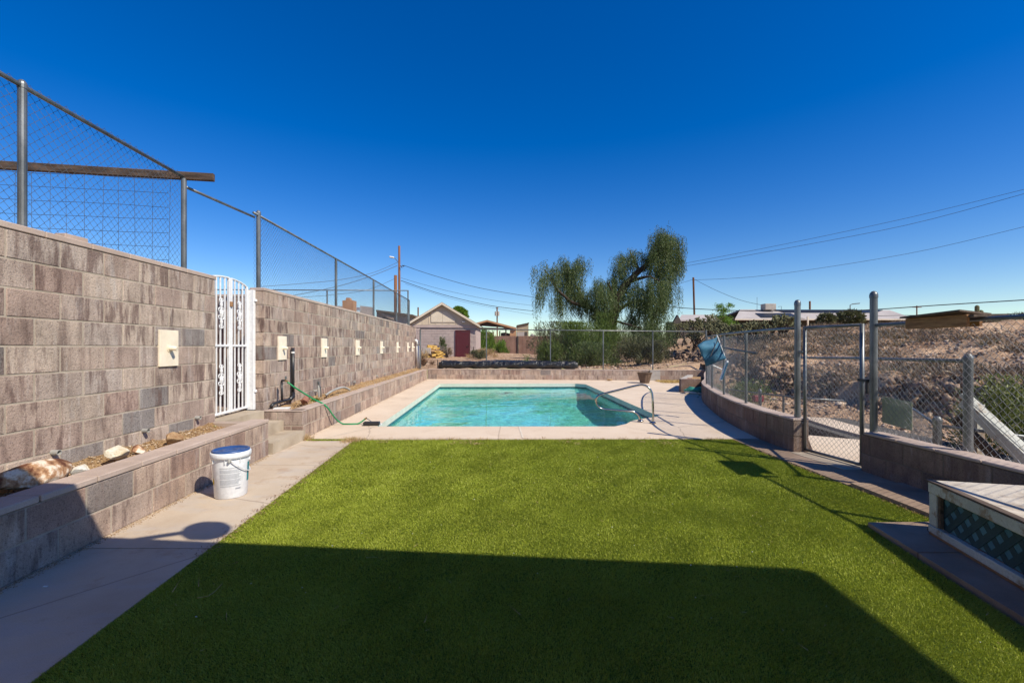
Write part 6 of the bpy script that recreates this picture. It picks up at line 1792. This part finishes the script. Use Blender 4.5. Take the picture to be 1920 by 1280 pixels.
# cholla cactus
def cholla(label, px, Y, h, seed):
    rr = random.Random(seed)
    x, y, z = atp(px, Y)
    t = thing('cholla_cactus', label, 'cactus', (x, y, z), 'tall cholla cactus on the rise right of the tree')
    br = MB(); jo = MB(); spn = []
    def grow(p, d, r, lev, ln):
        k = 3; pts_ = [p]
        for i in range(k):
            d = (d + Vector((rr.gauss(0, .18), rr.gauss(0, .18), 0.10))).normalized(); p = p + d * ln / k; pts_.append(p)
        (br if lev < 3 else jo).tube(pts_, [r * (1 - 0.1 * i) for i in range(k + 1)], 6)
        if lev >= 4 or p.z > h: 
            for _ in range(rr.randint(1, 2)):
                dd = Vector((rr.gauss(0, 1), rr.gauss(0, 1), rr.gauss(.5, .5))).normalized(); q = p + dd * rr.uniform(.08, .16)
                jo.tube([p, (p + q) / 2, q], [r * .7, r * 1.05, r * .5], 6)
            return
        for _ in range(rr.choice([1, 2, 2, 3])):
            dd = (d * 0.75 + Vector((rr.gauss(0, .65), rr.gauss(0, .65), rr.gauss(.2, .25)))).normalized()
            grow(p, dd, r * 0.86, lev + 1, ln * 0.80)
    for _ in range(3): grow(Vector((rr.gauss(0, .1), rr.gauss(0, .1), -0.1)), Vector((rr.gauss(0, .45), rr.gauss(0, .45), 1)).normalized(), 0.05, 0, h * 0.33)
    for nm, m_, mt in (('trunk', br, 'chollatrunk'), ('joints', jo, 'cholla')):
        o = bpy.data.objects.new(nm, m_.mesh(nm, M[mt], fix=False)); COL.objects.link(o); o.parent = t
        if nm == 'joints': o['kind'] = 'stuff'
chs = [(1272, 26, 1.7), (1287, 27, 1.8), (1312, 25, 1.9), (1329, 23, 1.9), (1344, 21.5, 1.7), (1366, 20, 1.55), (1388, 19.5, 1.5), (1408, 19, 1.4), (1432, 18, 1.35), (1455, 18.5, 1.4), (1474, 19.5, 1.4), (1300, 22.5, 1.3)]
chl = ['first cholla from the tree, beside the dark gable', 'second cholla from the tree, left of the leaning pole', 'cholla just right of the leaning pole', 'dense cholla left of the yellow-green tree', 'cholla straight under the yellow-green tree',
       'cholla just right of the yellow-green tree', 'cholla above the blue net, right side', 'cholla behind the curved fence, midway to the tall gate post', 'forked cholla low behind the curved fence', 'second to last cholla before the tall gate post', 'last cholla, nearest the tall gate post', 'low cholla at the head of the bare slope']
for i, ((px, Y, h_), lb) in enumerate(zip(chs, chl)): cholla(lb, px, Y, h_ * 0.80, 40 + i)
# saguaros far right
for px, py, lb in ((1832, 572, 'distant saguaro column above the lid of the fence box'), (1839.5, 581, 'shorter distant saguaro beside the column')):
    q = P(px, py, 70)
    tagged('saguaro', MB().tube([(q.x, 70, 2), (q.x, 70, q.z - .2), (q.x, 70, q.z)], [0.3, 0.28, 0.1], 8).mesh('saguaro', M['leaf_olive'] if False else M['cholla']), lb, 'cactus')

# shrubs of the plateau behind (each its own)
pl_sh = [(1498, 36, 1.2, 'left'), (1540, 34, 1.5, 'second'), (1578, 36, 1.4, 'third'), (1618, 33, 1.6, 'fourth'), (1665, 30, 1.4, 'fifth'), (1720, 28, 1.0, 'sixth'), (1790, 24, 0.9, 'seventh'), (1860, 22, 0.9, 'eighth'), (1915, 20, 1.1, 'ninth')]
where = ['low dull scrub on the rise just right of the left gate post', 'low dull scrub on the rise above the middle of the gate', 'low dull scrub on the rise above the gate latch', 'low dull scrub on the rise left of the right gate post', 'low dull scrub just right of the right gate post', 'low dull scrub left of the fence box', 'low dull scrub under the fence box lid', 'low dull scrub right of the fence box', 'low dull scrub at the right edge of the picture']
for (px, Y, h_, q_), lb in zip(pl_sh, where):
    bush(lb, atp(px, Y), 1.7 * h_, 0.9, h_ * 0.36, 1500, M['leaf_olive'] if q_ in ('second', 'fourth', 'seventh', 'ninth') else M['leaf_gray'], up=1.2, ln=(.1, .25), wd=0.016, group='dull low shrubs along the top of the slope')
bush('bright green bush outside the fence at the right edge', (6.85, 6.1, -0.35), 0.5, 0.8, 1.2, 8000, M['leaf_olive2'], up=1.4, ln=(.04, .1), wd=0.009)
bush('low green plants behind the curved fence at the foot of the slope', (5.9, 11.7, gz(5.9, 11.7)), 0.8, 0.8, 0.75, 5000, M['leaf_bush'], up=1.2, ln=(.04, .1), wd=0.01)
# dry brush as stuff over the slope
Vp = []; Dp = []; 
nclump = 0
cl_pts = []
for _ in range(3300):
    y = rnd.uniform(5, 30) if rnd.random() < 0.8 else rnd.uniform(10, 20); s_ = rnd.uniform(0.2, 9.5)
    x = lerp_tab(y, BX) + s_
    if x / y > 1.4 or x / y < 0.3: continue
    dn = noise.noise((x * 0.45, y * 0.45, 2.0))
    if dn < -0.12 + (0.25 if x / y > 0.95 else 0) + (0.35 if x / y < 0.43 else 0): continue
    if abs(x / y - 0.38) < 0.04 and y > 19: continue
    cl_pts.append((x, y, H(x, y), rnd.uniform(0.5, 1.2)))
for (x, y, z, s_) in cl_pts:
    n = 40
    for _ in range(n):
        d = Vector((rnd.gauss(0, 1), rnd.gauss(0, 1), abs(rnd.gauss(0.5, .6)))).normalized()
        st_ = Vector((x, y, z)) + Vector((d.x, d.y, d.z * .7)) * rnd.uniform(0, 0.22) * s_
        Vp.append(tuple(st_)); Dp.append(tuple(d))
n = len(Vp)
o = link('dry_brush', leaves_mesh('dry_brush', Vp, Dp, nprng.uniform(0.08, 0.26, n), np.full(n, 0.0075), M['leaf_gray']), None, kind='stuff')
o['label'] = 'grey-brown dry brush covering the desert slope'; o['category'] = 'brush'
Vp = []; Dp = []
for (x, y, z, s_) in cl_pts:
    if noise.noise((x * 0.8 + 40, y * 0.8, 5.0)) < 0.2: continue
    for _ in range(30):
        d = Vector((rnd.gauss(0, 1), rnd.gauss(0, 1), abs(rnd.gauss(0.5, .6)))).normalized()
        Vp.append(tuple(Vector((x + rnd.gauss(0, .1), y + rnd.gauss(0, .1), z)) + Vector((d.x, d.y, d.z * .7)) * rnd.uniform(0, 0.2) * s_)); Dp.append(tuple(d))
n = len(Vp)
if n:
    o = link('olive_brush', leaves_mesh('olive_brush', Vp, Dp, nprng.uniform(0.06, 0.16, n), np.full(n, 0.007), M['leaf_olive']), None, kind='stuff')
    o['label'] = 'olive-green low brush scattered over the desert slope'; o['category'] = 'brush'
